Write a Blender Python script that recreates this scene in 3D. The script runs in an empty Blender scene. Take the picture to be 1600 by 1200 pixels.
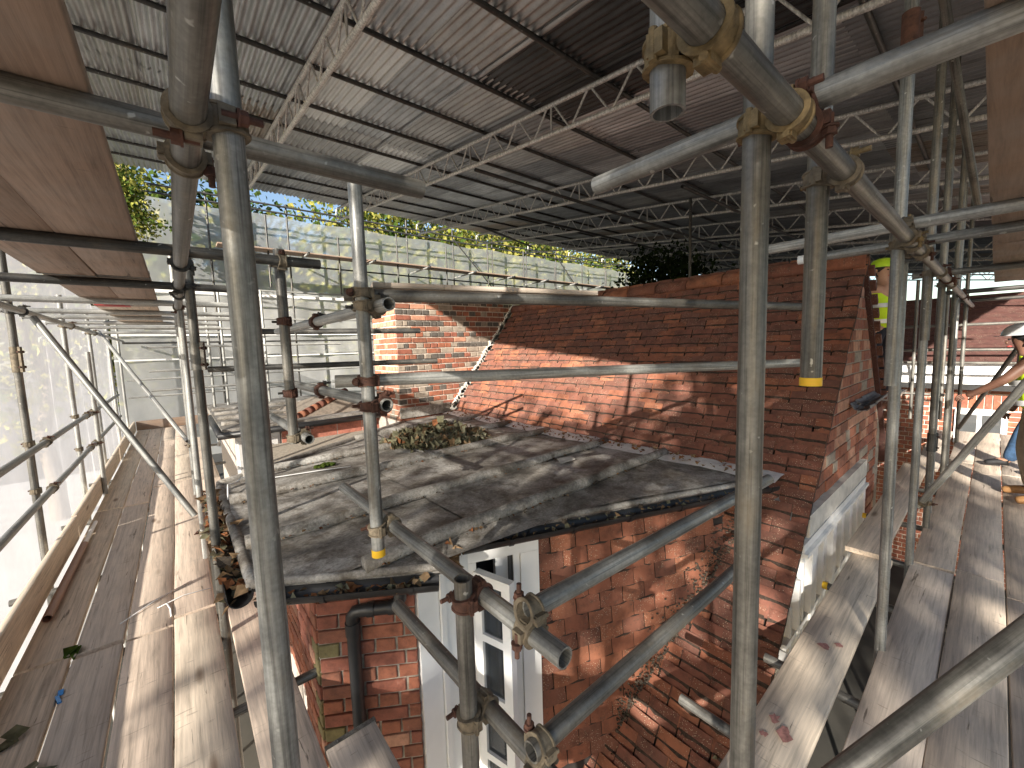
import bpy, bmesh, math, random
from mathutils import Vector as V, Matrix, Quaternion
random.seed(11)
R = random.random
def ru(a, b): return a + (b - a) * random.random()
sc = bpy.context.scene
col = sc.collection
rad = math.radians

# ------------------------------------------------------------------ camera, sky, sun, exposure
# axes: +Y runs along the walkway on the left, +X along the walkway on the right, z = 0 is eye level
right = V((0.7666633, -0.6412613, -0.0318011)); up = V((0.0841063, 0.0512034, 0.9951404)); fwd = V((0.6365166, 0.7656123, -0.0931899))
cd = bpy.data.cameras.new('camera'); cam = bpy.data.objects.new('camera', cd); col.objects.link(cam)
cam.matrix_world = Matrix(((right.x, up.x, -fwd.x, 0), (right.y, up.y, -fwd.y, 0), (right.z, up.z, -fwd.z, 0), (0, 0, 0, 1)))
cd.sensor_width = 36; cd.lens = 36 * 628 / 1600; cd.clip_start = 0.02; cd.clip_end = 2000
sc.camera = cam
SUN_EL = 21.0
sun_h = V((-0.905, -0.425, 0)).normalized()           # horizontal direction towards the sun
sun_dir = V((sun_h.x * math.cos(rad(SUN_EL)), sun_h.y * math.cos(rad(SUN_EL)), math.sin(rad(SUN_EL))))
wd = bpy.data.worlds.new('World'); sc.world = wd; wd.use_nodes = True
wn = wd.node_tree; bg = wn.nodes['Background']
sky = wn.nodes.new('ShaderNodeTexSky'); sky.sky_type = 'NISHITA'; sky.sun_disc = False
sky.sun_elevation = rad(SUN_EL); sky.sun_rotation = math.atan2(sun_h.x, sun_h.y); sky.air_density = 1.0; sky.dust_density = 1.0
wn.links.new(sky.outputs[0], bg.inputs[0]); bg.inputs[1].default_value = 0.075
sl = bpy.data.lights.new('sun', 'SUN'); sl.energy = 5.0; sl.angle = rad(0.55); sl.color = (1.0, 0.93, 0.82)
so = bpy.data.objects.new('sun', sl); col.objects.link(so); so.rotation_mode = 'QUATERNION'
so.rotation_quaternion = (-sun_dir).to_track_quat('-Z', 'Y')
sc.view_settings.view_transform = 'Standard'; sc.view_settings.look = 'None'
sc.view_settings.exposure = 1.62; sc.view_settings.gamma = 1.0; sc.view_settings.use_curve_mapping = False
sc.render.engine = 'CYCLES'
try:
    sc.cycles.max_bounces = 10; sc.cycles.diffuse_bounces = 5; sc.cycles.transparent_max_bounces = 16; sc.cycles.transmission_bounces = 6
except Exception: pass

# ------------------------------------------------------------------ node helpers
def newmat(name):
    m = bpy.data.materials.new(name); m.use_nodes = True
    nt = m.node_tree; return m, nt, nt.nodes['Principled BSDF']
def coords(nt, rnd=True, scale=None):
    tc = nt.nodes.new('ShaderNodeTexCoord'); out = tc.outputs['Object']
    if rnd:
        oi = nt.nodes.new('ShaderNodeObjectInfo'); mu = nt.nodes.new('ShaderNodeMath'); mu.operation = 'MULTIPLY'; mu.inputs[1].default_value = 37.0
        nt.links.new(oi.outputs['Random'], mu.inputs[0])
        ad = nt.nodes.new('ShaderNodeVectorMath'); ad.operation = 'ADD'
        nt.links.new(out, ad.inputs[0]); nt.links.new(mu.outputs[0], ad.inputs[1]); out = ad.outputs[0]
    return out
def vscale(nt, v, s):
    m = nt.nodes.new('ShaderNodeVectorMath'); m.operation = 'MULTIPLY'; nt.links.new(v, m.inputs[0]); m.inputs[1].default_value = s; return m.outputs[0]
def noise(nt, v, scale, detail=4, rough=0.55, dist=0.0):
    n = nt.nodes.new('ShaderNodeTexNoise'); nt.links.new(v, n.inputs['Vector'])
    n.inputs['Scale'].default_value = scale; n.inputs['Detail'].default_value = detail; n.inputs['Roughness'].default_value = rough; n.inputs['Distortion'].default_value = dist
    return n.outputs['Fac']
def voro(nt, v, scale, feature='F1'):
    n = nt.nodes.new('ShaderNodeTexVoronoi'); n.feature = feature; nt.links.new(v, n.inputs['Vector']); n.inputs['Scale'].default_value = scale; return n.outputs['Distance']
def ramp(nt, f, stops):
    r = nt.nodes.new('ShaderNodeValToRGB'); el = r.color_ramp.elements
    while len(el) < len(stops): el.new(0.5)
    for e, (p, c) in zip(el, stops):
        e.position = p; e.color = (c, c, c, 1) if isinstance(c, (int, float)) else (c[0], c[1], c[2], 1)
    nt.links.new(f, r.inputs[0]); return r.outputs[0]
def mix(nt, f, a, b, blend='MIX'):
    m = nt.nodes.new('ShaderNodeMix'); m.data_type = 'RGBA'; m.blend_type = blend
    for s, x in ((m.inputs[0], f), (m.inputs[6], a), (m.inputs[7], b)):
        if isinstance(x, (int, float)): s.default_value = x if s.type == 'VALUE' else (x, x, x, 1)
        elif isinstance(x, tuple): s.default_value = (x[0], x[1], x[2], 1)
        else: nt.links.new(x, s)
    return m.outputs[2]
def bump(nt, b, h, strength=0.3, dist=0.01):
    n = nt.nodes.new('ShaderNodeBump'); n.inputs['Strength'].default_value = strength; n.inputs['Distance'].default_value = dist
    nt.links.new(h, n.inputs['Height']); nt.links.new(n.outputs[0], b.inputs['Normal'])
def setp(b, **k):
    for n, v in k.items():
        s = b.inputs[n.replace('_', ' ')]
        s.default_value = v

# ------------------------------------------------------------------ materials
def m_galv(name, lo, hi, dirt=(0.20, 0.16, 0.11), metal=0.45, amount=0.5):
    m, nt, b = newmat(name); c = coords(nt)
    st = noise(nt, vscale(nt, c, (55, 55, 1.6)), 1.0, 5, 0.6)
    mo = noise(nt, c, 7.0, 6, 0.6); fi = noise(nt, c, 90.0, 3, 0.6)
    base = ramp(nt, mo, [(0.3, lo), (0.7, hi)])
    base = mix(nt, 1.0, base, ramp(nt, st, [(0.30, 0.50), (0.62, 1.16)]), 'MULTIPLY')
    base = mix(nt, 1.0, base, ramp(nt, fi, [(0.3, 0.8), (0.7, 1.1)]), 'MULTIPLY')
    s2 = noise(nt, vscale(nt, c, (170, 170, 3.0)), 1.0, 4, 0.6)
    base = mix(nt, 1.0, base, ramp(nt, s2, [(0.34, 0.55), (0.50, 1.0)]), 'MULTIPLY')
    dn = noise(nt, vscale(nt, c, (1, 1, 0.35)), 11.0, 6, 0.7)
    base = mix(nt, ramp(nt, dn, [(0.54, 0.0), (0.76, amount)]), base, dirt)
    sp = noise(nt, c, 38.0, 2, 0.5)
    base = mix(nt, ramp(nt, sp, [(0.70, 0.0), (0.76, 0.55)]), base, (0.62, 0.62, 0.58))
    nt.links.new(base, b.inputs['Base Color'])
    setp(b, Metallic=metal); nt.links.new(ramp(nt, mo, [(0.3, 0.42), (0.75, 0.62)]), b.inputs['Roughness'])
    bump(nt, b, fi, 0.12, 0.002); return m
GALV = m_galv('galvanised_steel', (0.20, 0.205, 0.20), (0.38, 0.38, 0.36))
GALVD = m_galv('weathered_galvanised_steel', (0.12, 0.115, 0.105), (0.26, 0.25, 0.225), amount=0.7)
GALVL = m_galv('pale_galvanised_steel', (0.34, 0.34, 0.325), (0.54, 0.54, 0.51), metal=0.3)
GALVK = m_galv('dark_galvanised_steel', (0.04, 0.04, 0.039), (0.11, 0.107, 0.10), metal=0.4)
ALU = m_galv('white_aluminium_tube', (0.58, 0.56, 0.53), (0.74, 0.72, 0.69), metal=0.25, amount=0.25)
def m_simple(name, c, rough=0.6, metal=0.0, var=0.25, scale=14.0, b_s=0.15):
    m, nt, b = newmat(name); co = coords(nt); n = noise(nt, co, scale, 5, 0.6)
    lo = tuple(x * (1 - var) for x in c); hi = tuple(min(1, x * (1 + var)) for x in c)
    nt.links.new(ramp(nt, n, [(0.3, lo), (0.7, hi)]), b.inputs['Base Color']); setp(b, Roughness=rough, Metallic=metal)
    if b_s: bump(nt, b, noise(nt, co, scale * 6, 3), b_s, 0.003)
    return m
RUST = m_simple('rusty_steel', (0.085, 0.038, 0.026), 0.8, 0.15, 0.55, 35, 0.4)
BRONZE = m_simple('gold_passivated_steel', (0.215, 0.155, 0.075), 0.6, 0.35, 0.55, 45, 0.4)
DULLSTEEL = m_simple('dull_forged_steel', (0.165, 0.135, 0.095), 0.65, 0.35, 0.5, 40, 0.4)
YELLOW = m_simple('yellow_tape', (0.80, 0.48, 0.02), 0.5, 0, 0.12, 12, 0.0)
BLACKP = m_simple('black_plastic', (0.018, 0.018, 0.019), 0.42, 0, 0.4, 10, 0.08)
WHITEP = m_simple('white_upvc', (0.80, 0.80, 0.79), 0.35, 0, 0.05, 4, 0.0)
WHITEW = m_simple('white_painted_wood', (0.74, 0.73, 0.71), 0.5, 0, 0.10, 9, 0.1)
STONE = m_simple('pale_stone', (0.55, 0.52, 0.47), 0.85, 0, 0.2, 9, 0.3)
COPPER = m_simple('brown_plastic_pipe', (0.30, 0.155, 0.10), 0.45, 0, 0.15, 5, 0.0)
DARKM = m_simple('dark_grey_lead', (0.12, 0.12, 0.125), 0.6, 0.2, 0.4, 12, 0.3)
FLASH = m_simple('silver_flashing', (0.78, 0.78, 0.78), 0.5, 0.15, 0.2, 9, 0.3)
HIVIS = m_simple('yellow_hi_vis_fabric', (0.62, 0.85, 0.02), 0.8, 0, 0.08, 6, 0.1)
REFL = m_simple('silver_reflective_tape', (0.62, 0.63, 0.64), 0.4, 0.2, 0.06, 6, 0)
HELM = m_simple('lime_helmet_plastic', (0.52, 0.80, 0.04), 0.35, 0, 0.04, 3, 0)
HELMG = m_simple('grey_helmet_plastic', (0.55, 0.57, 0.60), 0.35, 0, 0.04, 3, 0)
SKIN = m_simple('skin', (0.45, 0.25, 0.17), 0.55, 0, 0.1, 10, 0.05)
SKIND = m_simple('dark_skin', (0.16, 0.08, 0.055), 0.5, 0, 0.1, 10, 0.05)
NAVY = m_simple('dark_navy_cloth', (0.015, 0.017, 0.028), 0.9, 0, 0.3, 20, 0.2)
JEANS = m_simple('blue_denim', (0.045, 0.10, 0.20), 0.9, 0, 0.35, 25, 0.3)
BEIGE = m_simple('beige_cotton', (0.42, 0.35, 0.27), 0.9, 0, 0.15, 15, 0.2)
TANB = m_simple('tan_leather', (0.38, 0.20, 0.08), 0.7, 0, 0.25, 20, 0.2)
BLACKL = m_simple('black_leather', (0.012, 0.012, 0.014), 0.6, 0, 0.3, 20, 0.2)
REDP = m_simple('red_paint', (0.42, 0.045, 0.04), 0.6, 0, 0.2, 9, 0.1)
PINKP = m_simple('faded_red_paint', (0.40, 0.19, 0.16), 0.8, 0, 0.35, 60, 0.1)
BLUEP = m_simple('blue_plastic', (0.05, 0.26, 0.62), 0.4, 0, 0.1, 9, 0)
SOIL = m_simple('dark_debris', (0.06, 0.046, 0.033), 0.95, 0, 0.7, 60, 0.6)
GROUND = m_simple('garden_ground', (0.03, 0.027, 0.021), 0.95, 0, 0.4, 1.5, 0.3)
TEDGE = m_simple('moss_and_shade_tile_edge', (0.035, 0.022, 0.015), 0.95, 0, 0.7, 50, 0.5)  # moss together with the shadow lines of the courses, both in the colour
BOUNCE = m_simple('pale_bounce_ground', (0.27, 0.26, 0.245), 0.9, 0, 0.2, 2, 0.2)
FELT = m_simple('dark_roof_felt', (0.022, 0.018, 0.016), 0.95, 0, 0.3, 9, 0.1)
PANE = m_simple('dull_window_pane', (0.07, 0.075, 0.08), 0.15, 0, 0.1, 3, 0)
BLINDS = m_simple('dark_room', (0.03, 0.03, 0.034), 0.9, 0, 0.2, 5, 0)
MORTAR = m_simple('lime_mortar', (0.40, 0.35, 0.28), 0.95, 0, 0.25, 30, 0.4)
MORTARG = m_simple('grey_weathered_mortar', (0.27, 0.235, 0.19), 0.95, 0, 0.4, 25, 0.5)
MORTARP = m_simple('pale_mortar', (0.52, 0.46, 0.40), 0.95, 0, 0.25, 30, 0.4)
def m_brick(name, c, soot=0.35):
    m, nt, b = newmat(name); co = coords(nt)
    n = noise(nt, co, 14, 6, 0.65); f = noise(nt, co, 70, 4, 0.7)
    base = ramp(nt, n, [(0.28, tuple(x * 0.55 for x in c)), (0.5, c), (0.75, tuple(min(1, x * 1.28) for x in c))])
    base = mix(nt, ramp(nt, f, [(0.5, 0.0), (0.78, soot)]), base, (0.07, 0.05, 0.045))
    base = mix(nt, ramp(nt, noise(nt, co, 9, 5, 0.7), [(0.60, 0.0), (0.75, 0.35)]), base, (0.50, 0.42, 0.36))
    nt.links.new(base, b.inputs['Base Color']); setp(b, Roughness=0.9); bump(nt, b, f, 0.5, 0.004); return m
BR_A = m_brick('orange_brick', (0.285, 0.10, 0.055)); BR_B = m_brick('red_brick', (0.235, 0.080, 0.050)); BR_C = m_brick('brown_brick', (0.22, 0.085, 0.05))
BR_D = m_brick('dark_grey_brick', (0.085, 0.075, 0.065), 0.2); BR_E = m_brick('mossy_brick', (0.17, 0.14, 0.06)); BR_F = m_brick('pale_orange_brick', (0.42, 0.215, 0.14)); BR_G = m_brick('buff_grey_brick', (0.27, 0.225, 0.18))
BR_P = m_brick('pink_block', (0.52, 0.20, 0.14), 0.1)
def m_tile(name, c):
    m, nt, b = newmat(name); co = coords(nt)
    n = noise(nt, co, 9, 6, 0.65); f = noise(nt, co, 60, 4, 0.7)
    base = ramp(nt, n, [(0.25, tuple(x * 0.5 for x in c)), (0.5, c), (0.78, tuple(min(1, x * 1.25) for x in c))])
    base = mix(nt, ramp(nt, noise(nt, co, 24, 5, 0.75), [(0.55, 0.0), (0.68, 0.6)]), base, (0.06, 0.042, 0.03))
    v = voro(nt, co, 85); pt = noise(nt, co, 6, 2)
    li = mix(nt, 1.0, ramp(nt, v, [(0.16, 1.0), (0.24, 0.0)]), ramp(nt, pt, [(0.46, 0.0), (0.58, 0.75)]), 'MULTIPLY')
    base = mix(nt, li, base, (0.50, 0.43, 0.31))
    nt.links.new(base, b.inputs['Base Color']); setp(b, Roughness=0.88); bump(nt, b, f, 0.45, 0.004); return m
TILES = [m_tile('clay_tile_a', (0.205, 0.073, 0.040)), m_tile('clay_tile_b', (0.155, 0.060, 0.037)), m_tile('clay_tile_c', (0.24, 0.090, 0.048)), m_tile('clay_tile_d', (0.155, 0.058, 0.038)), m_tile('clay_tile_e', (0.135, 0.056, 0.039))]
TILEM = m_tile('maroon_tile', (0.085, 0.034, 0.028))
def m_wood(name, c, grey=0.3):
    m, nt, b = newmat(name); co = coords(nt)
    wv = vscale(nt, co, (1.2, 26, 26)); g = noise(nt, wv, 1.6, 7, 0.65, 0.7)
    g2 = noise(nt, vscale(nt, co, (3.5, 95, 95)), 1.0, 4, 0.7)
    st = noise(nt, co, 3.2, 6, 0.65)
    base = ramp(nt, g, [(0.28, tuple(x * 0.60 for x in c)), (0.48, c), (0.75, tuple(min(1, x * 1.2) for x in c))])
    base = mix(nt, 1.0, base, ramp(nt, g2, [(0.3, 0.78), (0.6, 1.05)]), 'MULTIPLY')
    base = mix(nt, ramp(nt, st, [(0.42, 0.0), (0.72, grey)]), base, (0.37, 0.335, 0.30))
    crk = noise(nt, vscale(nt, co, (0.55, 9, 9)), 3.2, 5, 0.6, 1.2)
    base = mix(nt, ramp(nt, crk, [(0.30, 0.75), (0.345, 0.0)]), base, (0.07, 0.05, 0.035))
    kn = voro(nt, vscale(nt, co, (1.2, 4.5, 4.5)), 1.0)
    base = mix(nt, ramp(nt, kn, [(0.06, 0.75), (0.13, 0.0)]), base, (0.13, 0.07, 0.035))
    sc2 = noise(nt, vscale(nt, co, (30, 4, 4)), 2.0, 3, 0.5)
    base = mix(nt, ramp(nt, sc2, [(0.66, 0.0), (0.72, 0.45)]), base, (0.16, 0.12, 0.09))
    nt.links.new(base, b.inputs['Base Color']); setp(b, Roughness=0.85); bump(nt, b, g2, 0.35, 0.003); return m
WOOD = [m_wood('scaffold_board_tan', (0.60, 0.49, 0.385)), m_wood('scaffold_board_pink', (0.66, 0.53, 0.42), 0.12), m_wood('scaffold_board_grey', (0.54, 0.45, 0.37), 0.35), m_wood('scaffold_board_pale', (0.66, 0.55, 0.43), 0.15)]
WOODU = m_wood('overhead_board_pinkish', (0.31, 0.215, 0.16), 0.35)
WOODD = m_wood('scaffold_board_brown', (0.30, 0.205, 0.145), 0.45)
def m_zinc(name, c, rust, dark=0.5):
    m, nt, b = newmat(name); co = coords(nt)
    n = noise(nt, vscale(nt, co, (1, 0.25, 1)), 7, 6, 0.7); f = noise(nt, co, 45, 4, 0.7)
    base = ramp(nt, n, [(0.3, tuple(x * (1 - dark) for x in c)), (0.7, c)])
    base = mix(nt, ramp(nt, noise(nt, vscale(nt, co, (1, 0.12, 1)), 6, 6, 0.7), [(0.52, 0.0), (0.72, rust)]), base, (0.17, 0.075, 0.035))
    base = mix(nt, ramp(nt, f, [(0.55, 0.0), (0.75, 0.35)]), base, (0.07, 0.065, 0.06))
    nt.links.new(base, b.inputs['Base Color']); setp(b, Metallic=0.55, Roughness=0.42); bump(nt, b, f, 0.12, 0.002); return m
Z_GREY = m_zinc('zinc_grey', (0.53, 0.545, 0.565), 0.10); Z_WARM = m_zinc('zinc_warm', (0.49, 0.485, 0.48), 0.25); Z_RUST = m_zinc('zinc_rusty', (0.40, 0.345, 0.30), 0.6)
Z_BLACK = m_zinc('zinc_blackened', (0.075, 0.075, 0.077), 0.1, 0.8); Z_BRIGHT = m_zinc('zinc_bright', (0.70, 0.70, 0.69), 0.05, 0.2); Z_DULL = m_zinc('zinc_dull', (0.34, 0.35, 0.365), 0.10)
def m_lead():
    m, nt, b = newmat('weathered_lead'); co = coords(nt, False)
    n = noise(nt, co, 2.6, 7, 0.7, 0.4); f = noise(nt, co, 55, 5, 0.75); k = noise(nt, co, 8, 6, 0.7)
    base = ramp(nt, n, [(0.32, (0.10, 0.088, 0.075)), (0.44, (0.24, 0.22, 0.192)), (0.54, (0.38, 0.355, 0.32)), (0.66, (0.58, 0.56, 0.52))])
    base = mix(nt, ramp(nt, k, [(0.50, 0.0), (0.64, 0.7)]), base, (0.10, 0.075, 0.05))
    base = mix(nt, 1.0, base, ramp(nt, f, [(0.3, 0.5), (0.7, 1.25)]), 'MULTIPLY')
    nt.links.new(base, b.inputs['Base Color']); setp(b, Roughness=0.7, Metallic=0.05); bump(nt, b, k, 0.5, 0.012); return m
LEAD = m_lead()
def m_sheet(name, transp, refr, colr=(0.88, 0.88, 0.87), scale=45):
    m, nt, b = newmat(name); nt.nodes.remove(b); out = nt.nodes['Material Output']; co = coords(nt, False)
    tr = nt.nodes.new('ShaderNodeBsdfTransparent'); tr.inputs[0].default_value = (0.97, 0.97, 0.97, 1)
    tl = nt.nodes.new('ShaderNodeBsdfTranslucent'); df = nt.nodes.new('ShaderNodeBsdfDiffuse')
    w = noise(nt, co, 5, 5, 0.6)
    cc = ramp(nt, w, [(0.3, tuple(x * 0.9 for x in colr)), (0.7, colr)])
    nt.links.new(cc, tl.inputs[0]); nt.links.new(cc, df.inputs[0])
    bp = nt.nodes.new('ShaderNodeBump'); bp.inputs['Strength'].default_value = 0.35; bp.inputs['Distance'].default_value = 0.02
    nt.links.new(noise(nt, vscale(nt, co, (1, 1, 0.35)), 7, 6, 0.65), bp.inputs['Height'])
    nt.links.new(bp.outputs[0], tl.inputs['Normal']); nt.links.new(bp.outputs[0], df.inputs['Normal'])
    m1 = nt.nodes.new('ShaderNodeMixShader'); m1.inputs[0].default_value = 0.35; nt.links.new(tl.outputs[0], m1.inputs[1]); nt.links.new(df.outputs[0], m1.inputs[2])
    m2 = nt.nodes.new('ShaderNodeMixShader'); m2.inputs[0].default_value = transp; nt.links.new(m1.outputs[0], m2.inputs[1]); nt.links.new(tr.outputs[0], m2.inputs[2])
    last = m2
    if refr:
        rf = nt.nodes.new('ShaderNodeBsdfRefraction'); rf.inputs['IOR'].default_value = 1.05; rf.inputs['Roughness'].default_value = 0.38
        m3 = nt.nodes.new('ShaderNodeMixShader'); m3.inputs[0].default_value = refr; nt.links.new(m2.outputs[0], m3.inputs[1]); nt.links.new(rf.outputs[0], m3.inputs[2]); last = m3
    nt.links.new(last.outputs[0], out.inputs[0]); return m
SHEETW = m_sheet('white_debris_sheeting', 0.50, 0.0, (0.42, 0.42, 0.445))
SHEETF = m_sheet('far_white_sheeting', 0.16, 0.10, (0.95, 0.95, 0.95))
SHEETT = m_sheet('clear_reinforced_sheeting', 0.28, 0.34, (0.88, 0.90, 0.92))
def m_glass():
    m, nt, b = newmat('window_glass'); setp(b, Base_Color=(0.02, 0.025, 0.03, 1), Roughness=0.04, Alpha=0.75); b.inputs['Specular IOR Level'].default_value = 0.8; return m
GLASS = m_glass()
def m_leaf(name, a, bcol, trans=0.35):
    m, nt, b = newmat(name); nt.nodes.remove(b); out = nt.nodes['Material Output']; co = coords(nt, False)
    c = ramp(nt, noise(nt, co, 1.4, 5, 0.7), [(0.35, a), (0.65, bcol)]); c = mix(nt, 1.0, c, ramp(nt, noise(nt, co, 25, 2), [(0.3, 0.65), (0.7, 1.25)]), 'MULTIPLY')
    d = nt.nodes.new('ShaderNodeBsdfDiffuse'); t = nt.nodes.new('ShaderNodeBsdfTranslucent'); nt.links.new(c, d.inputs[0]); nt.links.new(c, t.inputs[0])
    mx = nt.nodes.new('ShaderNodeMixShader'); mx.inputs[0].default_value = trans; nt.links.new(d.outputs[0], mx.inputs[1]); nt.links.new(t.outputs[0], mx.inputs[2]); nt.links.new(mx.outputs[0], out.inputs[0]); return m
LF_AUT = m_leaf('yellow_green_leaves', (0.17, 0.20, 0.03), (0.42, 0.37, 0.11)); LF_GRN = m_leaf('green_leaves', (0.035, 0.075, 0.015), (0.11, 0.14, 0.03)); LF_DRK = m_leaf('dark_evergreen_leaves', (0.008, 0.016, 0.007), (0.022, 0.035, 0.012), 0.1)
LF_DRY = m_leaf('dry_brown_leaves', (0.13, 0.075, 0.04), (0.30, 0.21, 0.125), 0.15); LF_WILT = m_leaf('wilted_grey_green_leaves', (0.11, 0.10, 0.055), (0.30, 0.29, 0.20), 0.2); LF_RUST = m_leaf('rust_red_leaves', (0.19, 0.07, 0.035), (0.30, 0.14, 0.065), 0.15)
BARK = m_simple('bark', (0.12, 0.095, 0.07), 0.95, 0, 0.4, 12, 0.5)
MOSS = m_simple('dark_moss', (0.05, 0.04, 0.024), 0.95, 0, 0.6, 40, 0.5)

# ------------------------------------------------------------------ geometry helpers
def tag(o, label=None, cat=None, group=None, kind=None):
    if label: o['label'] = label
    if cat: o['category'] = cat
    if group: o['group'] = group
    if kind: o['kind'] = kind
    return o
def link(o, parent=None):
    col.objects.link(o)
    if parent is not None:
        o.parent = parent
        if parent.name in WORLDP: o.matrix_parent_inverse = Matrix.Translation(-parent.location)   # parts given in world coordinates
    return o
WORLDP = set()
def empty(name, loc, label=None, cat=None, group=None, parent=None):
    o = bpy.data.objects.new(name, None); o.empty_display_size = 0.1; o.location = loc; link(o, parent); return tag(o, label, cat, group)
class MB:
    """collects geometry for one mesh"""
    def __init__(s): s.v = []; s.f = []; s.mi = []
    def add(s, vs, fs, m=0):
        o = len(s.v); s.v += [tuple(x) for x in vs]; s.f += [tuple(i + o for i in f) for f in fs]; s.mi += [m] * len(fs)
    def box(s, c, d, q=None, m=0):
        c = V(c); h = V(d) * 0.5; vs = []
        for x in (-1, 1):
            for y in (-1, 1):
                for z in (-1, 1):
                    p = V((x * h.x, y * h.y, z * h.z))
                    if q is not None: p = q @ p
                    vs.append(c + p)
        s.add(vs, [(0, 1, 3, 2), (4, 6, 7, 5), (0, 4, 5, 1), (2, 3, 7, 6), (0, 2, 6, 4), (1, 5, 7, 3)], m)
    def cyl(s, a, b, r0, r1=None, n=12, caps=True, m=0):
        a = V(a); b = V(b); r1 = r0 if r1 is None else r1; q = (b - a).to_track_quat('Z', 'Y'); vs = []
        for p, r in ((a, r0), (b, r1)):
            for i in range(n): t = 2 * math.pi * i / n; vs.append(p + q @ V((math.cos(t) * r, math.sin(t) * r, 0)))
        fs = [(i, (i + 1) % n, n + (i + 1) % n, n + i) for i in range(n)]
        if caps: fs += [tuple(range(n - 1, -1, -1)), tuple(range(n, 2 * n))]
        s.add(vs, fs, m)
    def path(s, pts, r, n=8, m=0):
        pts = [V(p) for p in pts]; rs = r if isinstance(r, (list, tuple)) else [r] * len(pts); vs = []; fs = []; xa = None
        for k, p in enumerate(pts):
            d = (pts[min(k + 1, len(pts) - 1)] - pts[max(k - 1, 0)]).normalized()
            if xa is None: xa = d.orthogonal().normalized()
            else: xa = (xa - d * xa.dot(d)).normalized()
            ya = d.cross(xa)
            for i in range(n): t = 2 * math.pi * i / n; vs.append(p + (xa * math.cos(t) + ya * math.sin(t)) * rs[k])
        for k in range(len(pts) - 1):
            for i in range(n): fs.append((k * n + i, k * n + (i + 1) % n, (k + 1) * n + (i + 1) % n, (k + 1) * n + i))
        fs += [tuple(range(n - 1, -1, -1)), tuple(range((len(pts) - 1) * n, len(pts) * n))]
        s.add(vs, fs, m)
    def loft(s, rings, m=0, cap=True):
        n = len(rings[0]); vs = [p for r in rings for p in r]; fs = []
        for k in range(len(rings) - 1):
            for i in range(n): fs.append((k * n + i, k * n + (i + 1) % n, (k + 1) * n + (i + 1) % n, (k + 1) * n + i))
        if cap: fs += [tuple(range(n - 1, -1, -1)), tuple(range((len(rings) - 1) * n, len(rings) * n))]
        s.add(vs, fs, m)
    def mesh(s, name, mats, smooth=False):
        me = bpy.data.meshes.new(name); me.from_pydata(s.v, [], s.f)
        for mm in (mats if isinstance(mats, list) else [mats]): me.materials.append(mm)
        if len(me.materials) > 1: me.polygons.foreach_set('material_index', s.mi)
        if smooth: me.polygons.foreach_set('use_smooth', [True] * len(me.polygons))
        me.update(); return me
    def obj(s, name, mats, parent=None, smooth=False, loc=(0, 0, 0)):
        o = bpy.data.objects.new(name, s.mesh(name, mats, smooth)); o.location = loc; return link(o, parent)
def put(name, me, parent, loc=(0, 0, 0), q=None, scale=None):
    o = bpy.data.objects.new(name, me); o.location = loc
    if q is not None: o.rotation_mode = 'QUATERNION'; o.rotation_quaternion = q
    if scale is not None: o.scale = scale
    return link(o, parent)
def edge_smooth(o, ang=40):
    me = o.data
    me.polygons.foreach_set('use_smooth', [True] * len(me.polygons))
    try: me.set_sharp_from_angle(angle=rad(ang))
    except Exception: pass

# ------------------------------------------------------------------ scaffold tubes
TR = 0.02415
def tube_mesh(L, mat, n=24, r=TR):
    mb = MB(); ri = r - 0.0042; rings = []
    for (z, rr) in ((0, ri), (0, r), (L, r), (L, ri)):
        rings.append([(math.cos(2 * math.pi * i / n) * rr, math.sin(2 * math.pi * i / n) * rr, z) for i in range(n)])
    rings.append(rings[0]); mb.loft(rings, cap=False); return mb.mesh('tube', mat)
T = {}
def tube(key, a, b, label, mat=GALV, group=None, name='scaffold_tube', n=24, cat='scaffold tube', r=TR, tape=None):
    a = V(a); b = V(b); d = b - a
    o = put(name, tube_mesh(d.length, mat, n, r), None, a, d.to_track_quat('Z', 'Y')); edge_smooth(o)
    tag(o, label, cat, group)
    if key: T[key] = (a, d.normalized(), o)
    if tape is not None:            # coloured tape or cap round one end
        z0, ln, tm = tape; mb = MB(); n2 = 24; z0 = z0 if z0 >= 0 else d.length + z0
        mb.loft([[(math.cos(2 * math.pi * i / n2) * (r + 0.0012), math.sin(2 * math.pi * i / n2) * (r + 0.0012), z) for i in range(n2)] for z in (z0, z0 + ln)], cap=(z0 < 0.01 or z0 + ln > d.length - 0.01))
        c = mb.obj('end_tape', tm, o); edge_smooth(c)
    return o
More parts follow.
